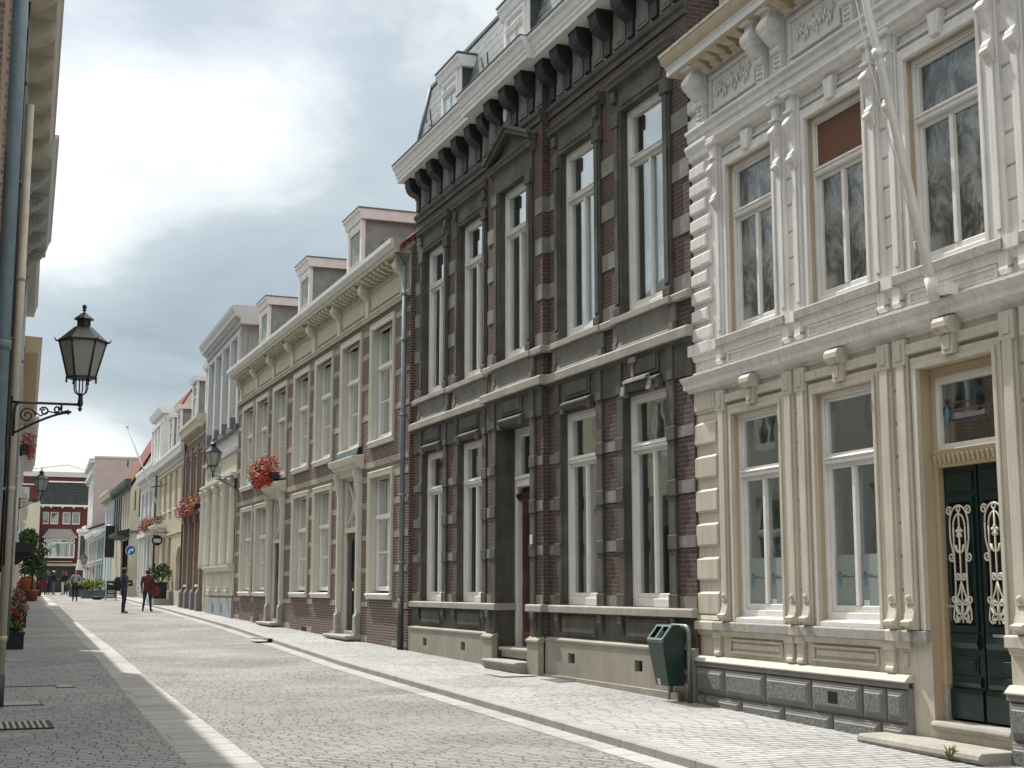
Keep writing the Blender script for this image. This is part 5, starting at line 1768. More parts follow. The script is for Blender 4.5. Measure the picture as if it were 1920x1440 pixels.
# yellow rendered house
Y = row_house('yellow_rendered_house', 'long yellow rendered house with grey windows, an arched gate and two dormers', SO(14.75), SD, 12.4, 7.65, 8.15, 'yellow_render',
              [(5.42, 1.75, [1.3, 3.7, 6.1, 8.5, 10.9], 1.1), (1.95, 2.2, [8.3, 10.9], 1.15)], rise=4.2, holes_extra=[(.7, 2.8, .8, 3.6), (5.2, 6.4, 1.0, 4.1)], over=.32)
mb = MB()
mb.box(0, 12.4, 0, .05, 7.25, 7.36).box(0, 12.4, 0, .04, 4.2, 4.3).box(0, 12.4, 0, .06, .7, 1.6)
Y.part('render_band', mb, 'pale_yellow')
Y.part('base', MB().box(0, .66, 0, .1, .6, 1.55).box(2.84, 5.16, 0, .1, .6, 1.55).box(6.44, 12.4, 0, .1, .6, 1.55), 'smooth_grey')
mb = MB()
av = [(.7, .8), (2.8, .8), (2.8, 2.9)] + [(1.75 + 1.05 * math.cos(a), 2.9 + .8 * math.sin(a)) for a in [i * math.pi / 10 for i in range(1, 10)]] + [(.7, 2.9)]
mb.prism(av, 'd', -.30, -.22)
for u in (1.0, 1.35, 1.7, 2.05, 2.4):
    mb.box(u - .015, u + .015, -.22, -.21, .9, 3.0)
Y.part('arched_gate', mb, 'blue_grey_base')
Y.part('gate_arch', MB().prism([(.7, 2.9), (.7, 3.61), (2.8, 3.61), (2.8, 2.9)] + [(1.75 + 1.05 * math.cos(a), 2.9 + .68 * math.sin(a)) for a in [i * math.pi / 10 for i in range(1, 10)]], 'd', -.2, .01), 'yellow_render')
mb = MB().box(5.22, 6.38, -.3, -.24, 1.0, 4.08).box(5.4, 6.2, -.24, -.22, 1.3, 2.1).box(5.4, 6.2, -.24, -.22, 2.3, 3.2)
Y.part('front_door', mb, 'dormer_cheek')
Y.part('doorstep', MB().box(3.2, 6.6, .1, .9, .8, 1.22), 'ledge_stone')
add_pipe(Y, 12.3, 1.0, 7.8)
for c in (6.4, 10.0):
    Y.part('dormer', MB().box(c - .7, c + .7, -2.4, -.35, 8.2, 10.3).prism([(-2.4, 10.3), (-.2, 10.3), (-.12, 10.5), (-2.4, 10.6)], 'u', c - .85, c + .85, 1).box(c - .78, c - .6, -.4, -.3, 8.2, 10.3, 1).box(c + .6, c + .78, -.4, -.3, 8.2, 10.3, 1), ['dormer_cheek', 'white_paint'])
    window(Y, c, 8.5, 1.2, 1.7, -.33, fw=.07, dp=.05, trans=1.1, name='dormer_window')
t = thing('flower_basket', 'small pink flower basket on a white hood over the yellow house door', 'flower basket', Y.W(8.9, .05, 4.62), Y.rz)
link('hood', MB().prism([(0, 0), (.45, .02), (.55, .10), (.55, .16), (0, .2)], 'u', -1.6, 1.6).prism([(0, -.4), (.1, -.38), (.4, 0), (0, 0)], 'u', -1.4, -1.2).prism([(0, -.4), (.1, -.38), (.4, 0), (0, 0)], 'u', 1.2, 1.4).mesh('hood', 'white_paint'), t)
f = MB()
for i in range(7):
    leaves(f, (-1.35 + i * .45, .3, .36), (.3, .25, .28), 110, .05, 40 + i, (0, 0, 1))
link('plants', f.mesh('plants', ['leaf_green', 'flower_pink']), t)
t = thing('hanging_sign', 'small round black hanging sign on the yellow house', 'sign', Y.W(5.6, .6, 3.95), Y.rz)
mb = MB().prism([(.25 * math.cos(a), .25 * math.sin(a)) for a in [i * math.pi / 12 for i in range(24)]], 'u', -.03, .03)
link('disc', mb.mesh('disc', 'sign_black'), t)
link('lettering', MB().box(-.045, -.031, -.16, .16, .04, .075).box(-.045, -.031, -.18, .18, -.03, .01).box(-.045, -.031, -.15, .15, -.10, -.06).mesh('lettering', 'sign_white'), t)
link('arm', MB().tube([(0, -.6, .38), (0, .36, .38)], .018, 6).mesh('arm', 'iron_black'), t)
t = thing('potted_shrub', 'green shrub in a square dark pot before the yellow house', 'potted plant', Y.W(4.2, .55, 1.22), Y.rz)
link('pot', MB().prism([(-.30, -.30), (.30, -.30), (.30, .30), (-.30, .30)], 'z', .0, .72).box(-.33, .33, -.33, .33, .68, .76).mesh('pot', 'planter_dark'), t)
f = MB()
for i in range(9):
    an = i * .7
    leaves(f, (.34 * math.cos(an), .3 * math.sin(an), 1.1 + .14 * (i % 3)), (.26, .26, .28), 60, .075, 60 + i, (0, 1))
    f.tube([(0, 0, .7), (.3 * math.cos(an), .3 * math.sin(an), 1.05)], .012, 5, 1)
link('foliage', f.mesh('foliage', ['leaf_green', 'leaf_dark']), t)
t = thing('flagpole', 'thin white flagpole with two stays leaning out from the yellow house', 'flagpole', Y.W(8.5, .06, 5.05), Y.rz)
link('pole', MB().tube([(0, 0, 0), (-.2, 1.92, 4.55)], [.05, .035], 8).lathe((-.2, 1.92, 4.55), [(.02, 0), (.09, .02), (.09, .05), (.02, .07)], 8).mesh('pole', 'white_paint'), t)
link('stays', MB().tube([(-.07, .68, 1.61), (-.9, -.06, 1.75)], .02, 6).tube([(-.07, .68, 1.61), (.9, -.06, 1.75)], .02, 6).mesh('stays', 'iron_black'), t)

# white house beyond, with a wide roof dormer
V = row_house('dormered_white_house', 'white house with a wide pillared dormer beyond the yellow house', SO(27.25), SD, 9.8, 7.7, 8.35, 'pale_grey',
              [(4.95, 2.1, [1.2, 3.5, 5.8, 8.3], 1.15), (1.9, 2.5, [1.2, 3.5, 8.3], 1.15)], rise=3.2, holes_extra=[(5.2, 6.4, 1.2, 4.4)], over=.35, cornice='white_paint')
V.part('front_door', MB().box(5.22, 6.38, -.3, -.24, 1.2, 4.38).box(5.4, 6.2, -.24, -.22, 1.4, 2.4), 'teal_paint')
mb = MB()
mb.box(.2, 5.2, -3, -.25, 8.3, 10.9)
mb.prism([(-3, 10.9), (-.1, 10.9), (-.02, 11.0), (.1, 11.2), (-3, 11.3)], 'u', -.1, 5.5)
for u in (.4, 1.95, 3.5, 5.0):
    mb.box(u - .18, u + .18, -.25, -.08, 8.4, 10.5)
mb.box(.2, 5.2, -.25, -.04, 10.35, 10.5)
V.part('dormer', mb, 'white_paint')
for c in (1.17, 2.73, 4.25):
    window(V, c, 8.6, 1.1, 1.75, -.15, fw=.08, dp=.05, trans=1.2, name='dormer_window')
mb = MB()
for i in range(6):
    u = .6 + i * 1.7
    mb.box(u - .16, u + .16, 0, .08, 1.5, 4.6)
mb.box(0, 9.8, 0, .14, 4.55, 4.8)
V.part('shop_front', mb, 'white_paint')
flower_box('flower_box', 'pink and green flower box on the far white house', V.W(2.6, .1, 4.85), V.rz, 5.0, ['leaf_green', 'flower_orange', 'flower_pink', 'flower_pink'], 31, n=600, spread=.32)

# black and cream gabled house standing forward
KD = (.0228, .99974)


def KO(u, d=0.0):
    return (9.50 + KD[0] * u - KD[1] * d, 85.9 + KD[1] * u + KD[0] * d)


G = row_house('gabled_cream_house', 'cream house with a red tiled roof and dark painted upper front', KO(1.4), KD, 11.8, 7.75, 8.35, 'pale_yellow',
              [(5.35, 2.2, [1.2, 2.9, 4.6], 1.1), (5.35, 2.2, [7.2, 8.9, 10.6], 1.1)], rise=6.2, over=.3, roof='red_tiles', holes_extra=[(.4, 5.4, 1.2, 4.7)], depth=7, cornice=None, curtain=None)
mb = MB()
mb.prism([(0, 7.6), (.1, 7.7), (.35, 8.1), (.38, 8.3), (0, 8.35)], 'u', 0, 11.8)
for i in range(16):
    u = .35 + i * .74
    mb.box(u - .1, u + .1, 0, .3, 7.75, 8.1)
G.part('cornice', mb, 'dark_pipe')
G.part('dark_front', MB().box(6.1, 6.4, 0, .06, 4.9, 7.6).box(7.75, 8.35, 0, .06, 4.9, 7.6).box(9.45, 10.05, 0, .06, 4.9, 7.6).box(11.2, 11.8, 0, .06, 4.9, 7.6), 'sign_black')
G.part('shop_front', MB().box(.4, 5.4, -.32, -.26, 1.2, 4.7).box(.4, .6, -.26, -.1, 1.2, 4.7).box(2.8, 3.0, -.26, -.1, 1.2, 4.7).box(5.2, 5.4, -.26, -.1, 1.2, 4.7), 'sign_black')
G.part('canopy', MB().prism([(0, 4.75), (.75, 4.9), (.75, 5.1), (0, 5.3)], 'u', -.2, 6.2), 'planter_dark')
# two wall anchors and a street name plate on its side wall
mb = MB()
for d_, z0, z1 in ((-.28, 6.4, 7.6), (-.55, 6.0, 7.7)):
    mb.box(-.03, -.001, d_ - .03, d_ + .03, z0, z1)
G.part('wall_anchor', mb, 'iron_black')
pl = G.part('street_plate', MB().box(-.03, -.001, -.85, -.05, 4.98, 5.22), 'sill_grey')
G.part('plate_writing', MB().box(-.034, -.03, -.78, -.58, 5.06, 5.14).box(-.034, -.03, -.52, -.30, 5.06, 5.14).box(-.034, -.03, -.26, -.12, 5.06, 5.14), 'sign_black', pl)
t = thing('banner_sign', 'tall dark banner sign hanging out over the street', 'banner', (*KO(11.0), 3.75), G.rz)
link('cloth', MB().prism([(.10, 0), (.72, 0), (.72, 2.1), (.10, 2.1)], 'u', -.02, .02).mesh('cloth', 'planter_dark'), t)
link('rail', MB().tube([(0, 0, 2.13), (0, .8, 2.13)], .02, 6).tube([(0, 0, -.03), (0, .8, -.03)], .02, 6).mesh('rail', 'steel'), t)
# blue, teal and grey houses further on
U_ = row_house('pale_blue_house', 'pale blue plastered house past the black fronted house', KO(13.3), KD, 8.6, 7.9, 8.5, 'blue_render',
               [(5.3, 2.0, [1.5, 3.7], 1.1), (5.3, 2.0, [6.5], 1.1), (1.9, 2.4, [1.5, 6.5], 1.3)], roof='dark_tiles', rise=2.6, over=.5, cornice='mossy_cream', holes_extra=[(3.2, 4.4, 1.3, 4.2)])
U_.part('front_door', MB().box(3.22, 4.38, -.3, -.24, 1.3, 4.18).box(3.4, 4.2, -.24, -.22, 1.5, 2.4), 'cream_paint')
T_ = row_house('teal_front_house', 'low house with a teal upper front and tiled roof', KO(22.0), KD, 8.5, 5.7, 6.1, 'teal_paint',
               [(3.9, 1.5, [1.3, 3.0, 4.7, 6.4], 1.1), (1.6, 1.9, [1.5, 6.5], 1.5)], roof='red_tiles', rise=2.4, over=.3, holes_extra=[(3.4, 4.6, 1.3, 3.5)])
T_.part('front_door', MB().box(3.42, 4.58, -.3, -.24, 1.3, 3.48).box(3.6, 4.4, -.24, -.22, 1.5, 2.4), 'door_dark')
N_ = row_house('grey_front_house', 'low grey fronted house with a slated roof near the street end', KO(30.6), KD, 12, 5.9, 6.3, 'grey_paint',
               [(3.9, 1.6, [1.3, 3.1, 4.9, 6.7, 8.5], 1.2), (1.6, 1.9, [1.5, 6.5, 9.5], 1.6)], roof='dark_tiles', rise=2.2, over=.3, holes_extra=[(3.4, 4.6, 1.3, 3.5)])
N_.part('front_door', MB().box(3.42, 4.58, -.3, -.24, 1.3, 3.48).box(3.6, 4.4, -.24, -.22, 1.5, 2.4), 'cream_paint')
E2 = row_house('white_bay_house', 'white house with a boxed upper bay at the street end', KO(42.8), KD, 4.2, 6.8, 7.2, 'pale_grey',
               [(4.3, 1.9, [.9, 2.1, 3.3], .9), (1.6, 2.0, [1.0, 3.2], 1.0)], roof='dark_tiles', rise=1.4, over=.3)
bay = E2.part('bay', MB().box(.1, 1.4, .02, .7, 3.6, 6.6).box(-.05, 1.55, 0, .85, 6.6, 6.9).box(0, 1.5, .0, .78, 3.3, 3.6), 'white_paint')
E2.part('bay_pane', MB().box(.25, 1.25, .7, .706, 4.2, 6.3).box(.094, .1, .15, .6, 4.2, 6.3), 'dark_interior', bay)
wall_lamp('distant black wall lantern on the grey fronted house', N_.W(1.5, 0, 3.35), N_.rz, .3)

# tall pink house with its bare side wall
PK = House('tall_pink_house', 'tall pink plastered house with a bare windowless side wall', 'house', 11.02, 131.0, .05, 1)
mb = MB()
mb.wall(0, 14, .8, 13.2, 0, [(c - .55, c + .55, z, z + 2.0) for c in (1.6, 4.2, 6.8) for z in (2.2, 5.6, 9.2)], .3)
PK.part('wall', mb, 'pale_grey')
PK.shell(0, 14, 13.2, 14, 'pink_render', flat=True, d0=-.33)
PK.part('gable_wall', MB().box(-.12, -.003, -13.8, -.02, .8, 13.45), 'pink_render')
PK.part('coping', MB().box(-.2, .3, -13.9, .05, 13.455, 13.62).box(-.02, 14, -.3, .35, 12.0, 12.35).box(-.1, 14, -.1, .5, 13.0, 13.4), 'pale_grey')
mb = MB()
for d_ in (-2.9, -5.4):
    mb.box(-.16, -.122, d_ - .05, d_ + .05, 12.7, 13.3)
PK.part('wall_anchor', mb, 'iron_black')
wd = PK.part('side_window_hood', MB().prism([(-3.1, 10.2), (-2.55, 10.2), (-2.4, 10.45), (-2.4, 10.6), (-5, 10.6), (-5, 10.2)], 'u', -.3, -.122), 'white_paint')
PK.part('side_window', MB().box(-.14, -.122, -4.9, -2.9, 8.6, 10.2), 'sill_grey', wd)
for z in (2.2, 5.6, 9.2):
    for c in (1.6, 4.2, 6.8):
        window(PK, c, z, 1.1, 2.0, -.14, fw=.08, dp=.06, trans=1.4)
PK.part('roof_rail', MB().tube([(.3, -7, 13.6), (.3, -7, 14.6), (.3, -12, 14.6)], .03, 5).tube([(.3, -9.5, 13.6), (.3, -9.5, 14.6)], .03, 5), 'steel')

# red brick gable building closing the street
RB_ = House('red_brick_mansard_house', 'red brick house with tiled mansard and white bay window closing the street', 'house', 12.1, 150.0, -1, 0)
cx = 12.1
win = [(cx - 7.94, 8.2), (cx - 8.87, 8.2), (cx - 10.07, 8.2), (cx - 11.0, 8.2)]
mb = MB()
mb.wall(0, 4.65, .5, 10.15, 0, [(u - .39, u + .39, 8.2, 9.45) for u, z in win] + [(.65, 3.75, .5, 3.95)], .3)
RB_.part('wall', mb, 'red_brick')
RB_.shell(0, 4.65, 10.15, 8, 'red_brick', flat=True)
RB_.part('mansard_roof', MB().prism([(.1, 10.2), (-.9, 12.55), (-6, 12.6), (-6, 10.2)], 'u', .1, 4.6), 'dark_tiles')
mb = MB().box(-.05, 4.7, -.05, .3, 10.0, 10.2).box(.3, 4.3, -1.1, -.8, 12.55, 12.7)
for u in (.3, 1.4, 2.5, 3.6, 4.4):
    mb.box(u - .08, u + .08, 0, .25, 9.85, 10.0)
RB_.part('gutter', mb, 'white_paint')
for u, z in win:
    window(RB_, u, z, .78, 1.25, -.05, fw=.08, dp=.06, trans=None, mull=False, curtain='full', lower_in=0)
bw = MB()
b0, b1 = 1.15, 4.15
bw.box(b0, b1, 0, .55, 4.75, 4.95).box(b0, b0 + .12, 0, .55, 4.95, 6.7).box(b1 - .12, b1, 0, .55, 4.95, 6.7).box(b0 + .45, b0 + .57, .45, .55, 4.95, 6.7).box(b1 - .57, b1 - .45, .45, .55, 4.95, 6.7).box(b0, b1, .45, .55, 6.25, 6.38).box(b0, b1, 0, .55, 6.6, 6.75)
bay = RB_.part('bay_window', bw, 'white_paint')
RB_.part('pane', MB().box(b0 + .05, b1 - .05, .48, .49, 4.95, 6.6), 'window_glass', bay)
RB_.part('curtain', MB().box(b0 + .15, b1 - .15, .2, .22, 4.95, 6.55), 'curtain_cloth', bay)
mb = MB()
for i in range(5):
    z = 6.78 + i * .18
    e = .18 - i * .14
    mb.box(b0 - e, b1 + e, 0, .75 - i * .13, z, z + .2)
RB_.part('bay_roof', mb, 'sill_grey', bay)
RB_.part('shop_fascia', MB().box(1.3, 3.95, 0, .2, 4.34, 4.46).box(.5, 3.9, 0, .12, 3.95, 4.2), 'mossy_cream')
RB_.part('shop_front', MB().box(.66, 3.74, -.3, -.25, .5, 3.94), 'door_dark')
# maroon building behind with a pale glazed pyramid roof
MR = House('maroon_brick_building', 'big dark maroon brick building with a pale shallow pyramid roof behind the end house', 'building', 14.0, 165.0, -1, 0)
mb = MB()
mb.wall(0, 8.5, .5, 14.3, 0, [], .3)
MR.part('wall', mb, 'red_brick')
MR.shell(0, 8.5, 14.3, 10, 'red_brick', flat=True)
MR.part('parapet', MB().box(-.1, 8.6, -.2, .15, 14.2, 14.75).box(-.05, 8.55, 0, .1, 13.2, 13.35), 'pale_grey')
mb = MB()
ap = (2.75, -5, 16.0)
cs = [(.1, .1, 14.76), (8.4, .1, 14.76), (8.4, -9.8, 14.76), (.1, -9.8, 14.76)]
for i in range(4):
    mb.face([cs[(i + 1) % 4], cs[i], ap])
mb.box(.1, 8.4, -9.8, .1, 14.75, 14.76)
MR.part('pyramid_roof', mb, 'sill_grey')
mb = MB()
for c_ in cs:
    mb.tube([c_, ap], .06, 5)
MR.part('roof_ridge', mb, 'dark_pipe')
CR = House('narrow_cream_house', 'narrow cream plastered house beside the red brick end house', 'house', 7.35, 148.0, -1, 0)
mb = MB()
mb.wall(0, 1.9, .5, 10.1, 0, [(.6, 1.3, 6, 7.4)], .3)
CR.part('wall', mb, 'pale_yellow')
CR.shell(0, 1.9, 10.1, 6, 'pale_yellow', flat=True)
window(CR, .95, 6, .7, 1.4, -.05, fw=.08, dp=.06)

# ------------------------------------------------------------------ left side of the street
def left_house(name, label, ya, yb, zs, zt, over, wall, floors, trim='white_paint', bracket=None, roof='dark_tiles', soffit='cream_paint', wcount=None, dfac=0.0, w_=1.15, rise=3.2):
    """a house on the shaded left side; u runs back towards the viewer from its far end"""
    H = House(name, label, 'house', -.35 + .0415 * yb + dfac, yb, -.0415, -1)
    wid = yb - ya - .02
    n = wcount or max(2, int(wid / 2.3))
    cs = [wid * (i + .5) / n for i in range(n)]
    hs = [(c - w_ / 2, c + w_ / 2, z + H.z0, z + H.z0 + h) for z, h in floors for c in cs]
    door = cs[n // 2]
    hs = [h for h in hs if not (abs((h[0] + h[1]) / 2 - door) < .1 and h[2] < H.z0 + 3)]
    hs.append((door - .6, door + .6, H.z0 + .15, H.z0 + 3.6))
    mb = MB()
    mb.wall(0, wid, H.z0 - .5, zs, 0, hs, .28)
    H.part('wall', mb, wall)
    H.shell(0, wid, zs, 8, wall, roof, rise=rise, over=.1)
    for h in hs[:-1]:
        c = (h[0] + h[1]) / 2
        window(H, c, h[2], w_, h[3] - h[2], -.12, fw=.07, dp=.08, trans=(h[3] - h[2]) * .66, mat=trim, curtain='full' if int(c * 7) % 3 else 'sides')
    H.part('front_door', MB().box(door - .6, door + .6, -.28, -.2, H.z0 + .15, H.z0 + 2.7).box(door - .4, door + .4, -.2, -.18, H.z0 + .4, H.z0 + 1.2).box(door - .4, door + .4, -.2, -.18, H.z0 + 1.4, H.z0 + 2.5).box(door - .6, door + .6, -.28, -.16, H.z0 + 2.7, H.z0 + 2.8), 'door_green')
    H.part('fanlight', MB().box(door - .6, door + .6, -.24, -.23, H.z0 + 2.8, H.z0 + 3.6), 'window_glass')
    t = zt - zs
    mb = MB()
    mb.prism([(-.1, zs), (over * .82, zs), (over * .82, zs + t * .3), (over * .86, zs + t * .4), (over * .93, zs + t * .75), (over, zs + t * .9), (over, zt), (-.1, zt + .03)], 'u', 0, wid)
    mb.box(0, wid, 0, .06, zs - .55, zs)
    mb.prism([(0, zs - .62), (.09, zs - .58), (.09, zs - .52), (0, zs - .5)], 'u', 0, wid)
    H.part('eaves', mb, soffit)
    if bracket:
        sp, shape = bracket
        if shape == 'round':
            bm2 = MB().prism([(.06, 0), (over * .80, 0)] + [(.06 + (over * .74) * math.cos(a), -.26 * math.sin(a)) for a in [i * math.pi / 16 for i in range(1, 9)]][::1], 'u', -.16, .16).mesh('bracket', soffit)
        else:
            m2 = MB()
            m2.prism([(.06, -.5), (.10, -.5), (.12, -.36), (.30, -.26), (over * .78, -.1), (over * .78, 0), (.06, 0)], 'u', -.05, .05)
            for sg in (-1, 1):
                m2.tube([(sg * .055, p[0], p[1]) for p in spiral(.22, -.15, .12, .02, 0, 1.8, 24)], .016, 6)
                m2.tube([(sg * .055, p[0], p[1]) for p in spiral(.11, -.36, .06, .015, 2, -1.3, 16)], .013, 6)
            bm2 = m2.mesh('bracket', soffit)
        k_ = max(2, int(round(wid / sp)))
        for i in range(k_):
            H.place('bracket', bm2, wid * (i + .45) / k_, 0, zs)
    H.part('base', MB().box(0, door - .62, 0, .03, H.z0 - .4, H.z0 + .75).box(door + .62, wid, 0, .03, H.z0 - .4, H.z0 + .75), 'smooth_grey')
    return H


FL = [(1.05, 2.4), (4.6, 2.3)]
LA = left_house('old_brick_house', 'old brown brick house with a blue downpipe close on the left', -14, 23, 8.66, 8.99, .48, 'old_brick', FL, bracket=(1.25, 'round'), soffit='soffit_beige')


def lpipe(H, Y, d, z0, z1, r, mat, name='drain_pipe', yb=23, collars=(), base=None):
    mb = MB().tube([(yb - Y, d, z0), (yb - Y, d, z1)], r, 12)
    for z in collars:
        mb.tube([(yb - Y, d, z), (yb - Y, d, z + .07)], r * 1.15, 12)
        mb.box(yb - Y - .015, yb - Y + .015, 0, d, z + .02, z + .05)
    if base:
        mb.tube([(yb - Y, d, base), (yb - Y, d, z0 + .02)], r * 1.12, 12, 1)
    H.part(name, mb, [mat, 'dark_pipe'])


lpipe(LA, 10.5, .12, .25, 8.7, .055, 'blue_pipe', collars=(6.1, 3.4, 7.7))
lpipe(LA, 18.5, .13, .62, 7.95, .052, 'pipe_cream', collars=(1.05, 2.9, 5.6), base=.22)
lpipe(LA, 16.2, .085, 3.2, 8.7, .022, 'iron_black', 'conduit', collars=(4.4, 6.2, 7.4))
lpipe(LA, 18.9, .06, 1.9, 8.2, .018, 'iron_black', 'conduit', collars=(3.6, 5.4))
LB = left_house('grey_painted_house', 'grey painted house with carved scroll brackets under its left eaves', 23, 30.3, 8.62, 9.02, .55, 'grey_paint', FL, bracket=(1.6, 'scroll'), soffit='grey_paint')
LC_ = left_house('plain_plaster_house', 'plain plastered house with narrow grey eaves on the left', 30.3, 36.6, 8.5, 8.8, .38, 'pale_yellow', FL, soffit='grey_paint', dfac=-.03)
lpipe(LC_, 31.2, .10, .6, 8.4, .05, 'zinc', yb=36.6, collars=(4, 6.5))
LD = left_house('deep_eaved_house', 'cream house with deep timber eaves beyond the lamp on the left', 36.6, 53, 7.6, 8.0, .5, 'cream_render', [(1.0, 2.1), (4.1, 2.0)], soffit='cream_frame', rise=2.6)
LE = left_house('white_plaster_house', 'white plastered house with a flower window box on the left', 53, 74, 7.5, 7.9, .6, 'pale_grey', [(1.0, 2.1), (4.1, 2.0)], soffit='pale_grey', rise=2.6)
LF = left_house('low_pale_house', 'low pale house far down the left side behind the shrubs', 74, 104, 6.4, 6.75, .4, 'cream_render', [(1.0, 2.0), (3.8, 1.6)], soffit='white_paint', rise=2.2)
LG = left_house('pale_yellow_house', 'pale yellow house at the far left end of the street', 104, 126, 6.0, 6.3, .3, 'pale_yellow', [(1.0, 2.0), (3.6, 1.6)], soffit='white_paint', rise=2.2)


def LW(Y, d=0.0):
    return (-.35 + .0415 * Y + d, Y)


wall_lamp('distant black wall lantern on the left white house', (*LW(59), 5.25), LROT, .8)
flower_box('flower_box', 'red flowers hanging high on the left cream house', (*LW(47.0, .05), 6.0), LROT, 1.5, ['leaf_dark', 'flower_red', 'flower_pink'], 51, n=420, spread=.35)
t = thing('balcony_planter', 'wooden balcony trough of green plants on the left white house', 'planter', (*LW(54.5), 3.05), LROT)
link('trough', MB().prism([(0, -.5), (.12, -.45), (.6, -.06), (0, -.06)], 'u', -1.3, -1.2).prism([(0, -.5), (.12, -.45), (.6, -.06), (0, -.06)], 'u', 1.2, 1.3).box(-1.5, 1.5, 0, .72, -.06, .0).box(-1.5, 1.5, .66, .72, 0, .28).box(-1.5, -1.44, 0, .66, 0, .28).box(1.44, 1.5, 0, .66, 0, .28).mesh('trough', 'planter_dark'), t)
f = MB()
for i in range(8):
    leaves(f, (-1.3 + i * .37, .45, .45), (.3, .35, .35), 110, .07, 80 + i, (0, 0, 1, 2) if i % 3 else (0, 1))
link('plants', f.mesh('plants', ['leaf_green', 'leaf_dark', 'leaf_green']), t)
# planters on the left pavement
def tub(name, label, Y, d, w_, h, mat, plants, cols, seed, spread, n=260, lsz=.05, z=.016, cat='planter', X=None):
    x = LW(Y, d)[0] if X is None else X
    t = thing(name, label, cat, (x, Y, gz(Y) + z), 0)
    mb = MB()
    mb.prism([(-w_ / 2, -w_ / 2), (w_ / 2, -w_ / 2), (w_ / 2, w_ / 2), (-w_ / 2, w_ / 2)], 'z', 0, h * .86)
    mb.box(-w_ / 2 - .02, w_ / 2 + .02, -w_ / 2 - .02, w_ / 2 + .02, h * .86, h)
    link('pot', mb.mesh('pot', mat), t)
    f = MB()
    rnd = random.Random(seed)
    for (px, py, pz, rx, rz_) in plants:
        leaves(f, (px, py, h + pz), (rx, rx, rz_), n, lsz, seed, tuple(range(len(cols))), rnd=rnd)
    for i in range(5):
        f.tube([(0, 0, h * .8), (rnd.uniform(-.15, .15), rnd.uniform(-.15, .15), h + plants[0][2])], .012, 5, 0)
    link('plants', f.mesh('plants', cols), t)
    return t


tub('planter', 'square black planter box with small green plant on the left pavement', 31.6, .22, .36, .36, 'planter_dark', [(0, 0, .1, .16, .13)], ['leaf_dark', 'leaf_green'], 91, .2, 80, .05)
tub('flower_tub', 'tall mass of pink flowers in a tub against the left wall', 43, .26, .40, .4, 'planter_dark', [(0, 0, .4, .2, .42), (.08, 0, .2, .2, .3), (0, .8, .4, .22, .45), (.05, 1.6, .3, .22, .4)], ['leaf_green', 'leaf_dark', 'flower_pink', 'flower_pink'], 92, .3, 170, .045)
tub('planter', 'dark planter with trailing green plant nearest the pink flowers', 37.5, .22, .34, .34, 'terracotta', [(0, 0, .25, .22, .35), (0, .5, .25, .25, .3)], ['leaf_dark', 'leaf_green', 'flower_pink'], 93, .3, 160, .05)
t = thing('potted_tree', 'dark leafy potted tree against the left far house', 'potted tree', (*LW(78, .75), gz(78) + .016), 0)
link('pot', MB().lathe((0, 0, 0), [(.28, 0), (.36, .5), (.40, .52), (.40, .6), (.34, .6)], 14).mesh('pot', 'terracotta'), t)
link('trunk', MB().tube([(0, 0, .5), (.03, 0, 1.2), (-.02, 0, 2.0)], [.06, .05, .04], 8).tube([(0, 0, 1.6), (.3, .1, 2.2)], .03, 6).tube([(0, 0, 1.6), (-.2, -.2, 2.3)], .03, 6).mesh('trunk', 'leaf_dark'), t)
f = MB()
rnd = random.Random(5)
for i in range(14):
    leaves(f, (rnd.uniform(-.35, .45), rnd.uniform(-.4, .4), 2.0 + rnd.uniform(-.5, .75)), (.42, .42, .38), 110, .085, 5, (0, 0, 1), rnd=rnd)
link('crown', f.mesh('crown', ['leaf_dark', 'leaf_green']), t)
t = thing('olive_tree', 'grey green olive tree in a round pot by the left kerb', 'potted tree', (4.55, 92, gz(92) + .02), 0)
link('pot', MB().lathe((0, 0, 0), [(.3, 0), (.42, .55), (.46, .57), (.46, .66), (.40, .66)], 14).mesh('pot', 'planter_dark'), t)
link('trunk', MB().tube([(0, 0, .5), (.05, 0, 1.0), (0, 0, 1.5)], [.06, .05, .04], 8).mesh('trunk', 'hair_brown'), t)
f = MB()
for i in range(14):
    leaves(f, (rnd.uniform(-.5, .5), rnd.uniform(-.4, .4), 1.65 + rnd.uniform(-.4, .55)), (.35, .35, .35), 90, .06, 6, (0, 0, 1), rnd=rnd)
link('crown', f.mesh('crown', ['leaf_grey', 'leaf_green']), t)
t = thing('covered_chairs', 'orange cloth covered chair stack on the left pavement', 'covered chairs', (3.75, 86, gz(86) + .02), 0)
m2 = MB()
m2.lathe((0, 0, 0), [(.45, .25), (.52, .5), (.50, .9), (.38, 1.15), (.15, 1.25), (.02, 1.27)], 12)
link('cover', m2.mesh('cover', 'orange_cloth'), t)
link('legs', MB().tube([(-.3, -.3, 0), (-.3, -.3, .4)], .03, 6).tube([(.3, -.3, 0), (.3, -.3, .4)], .03, 6).tube([(-.3, .3, 0), (-.3, .3, .4)], .03, 6).tube([(.3, .3, 0), (.3, .3, .4)], .03, 6).mesh('legs', 'steel'), t)
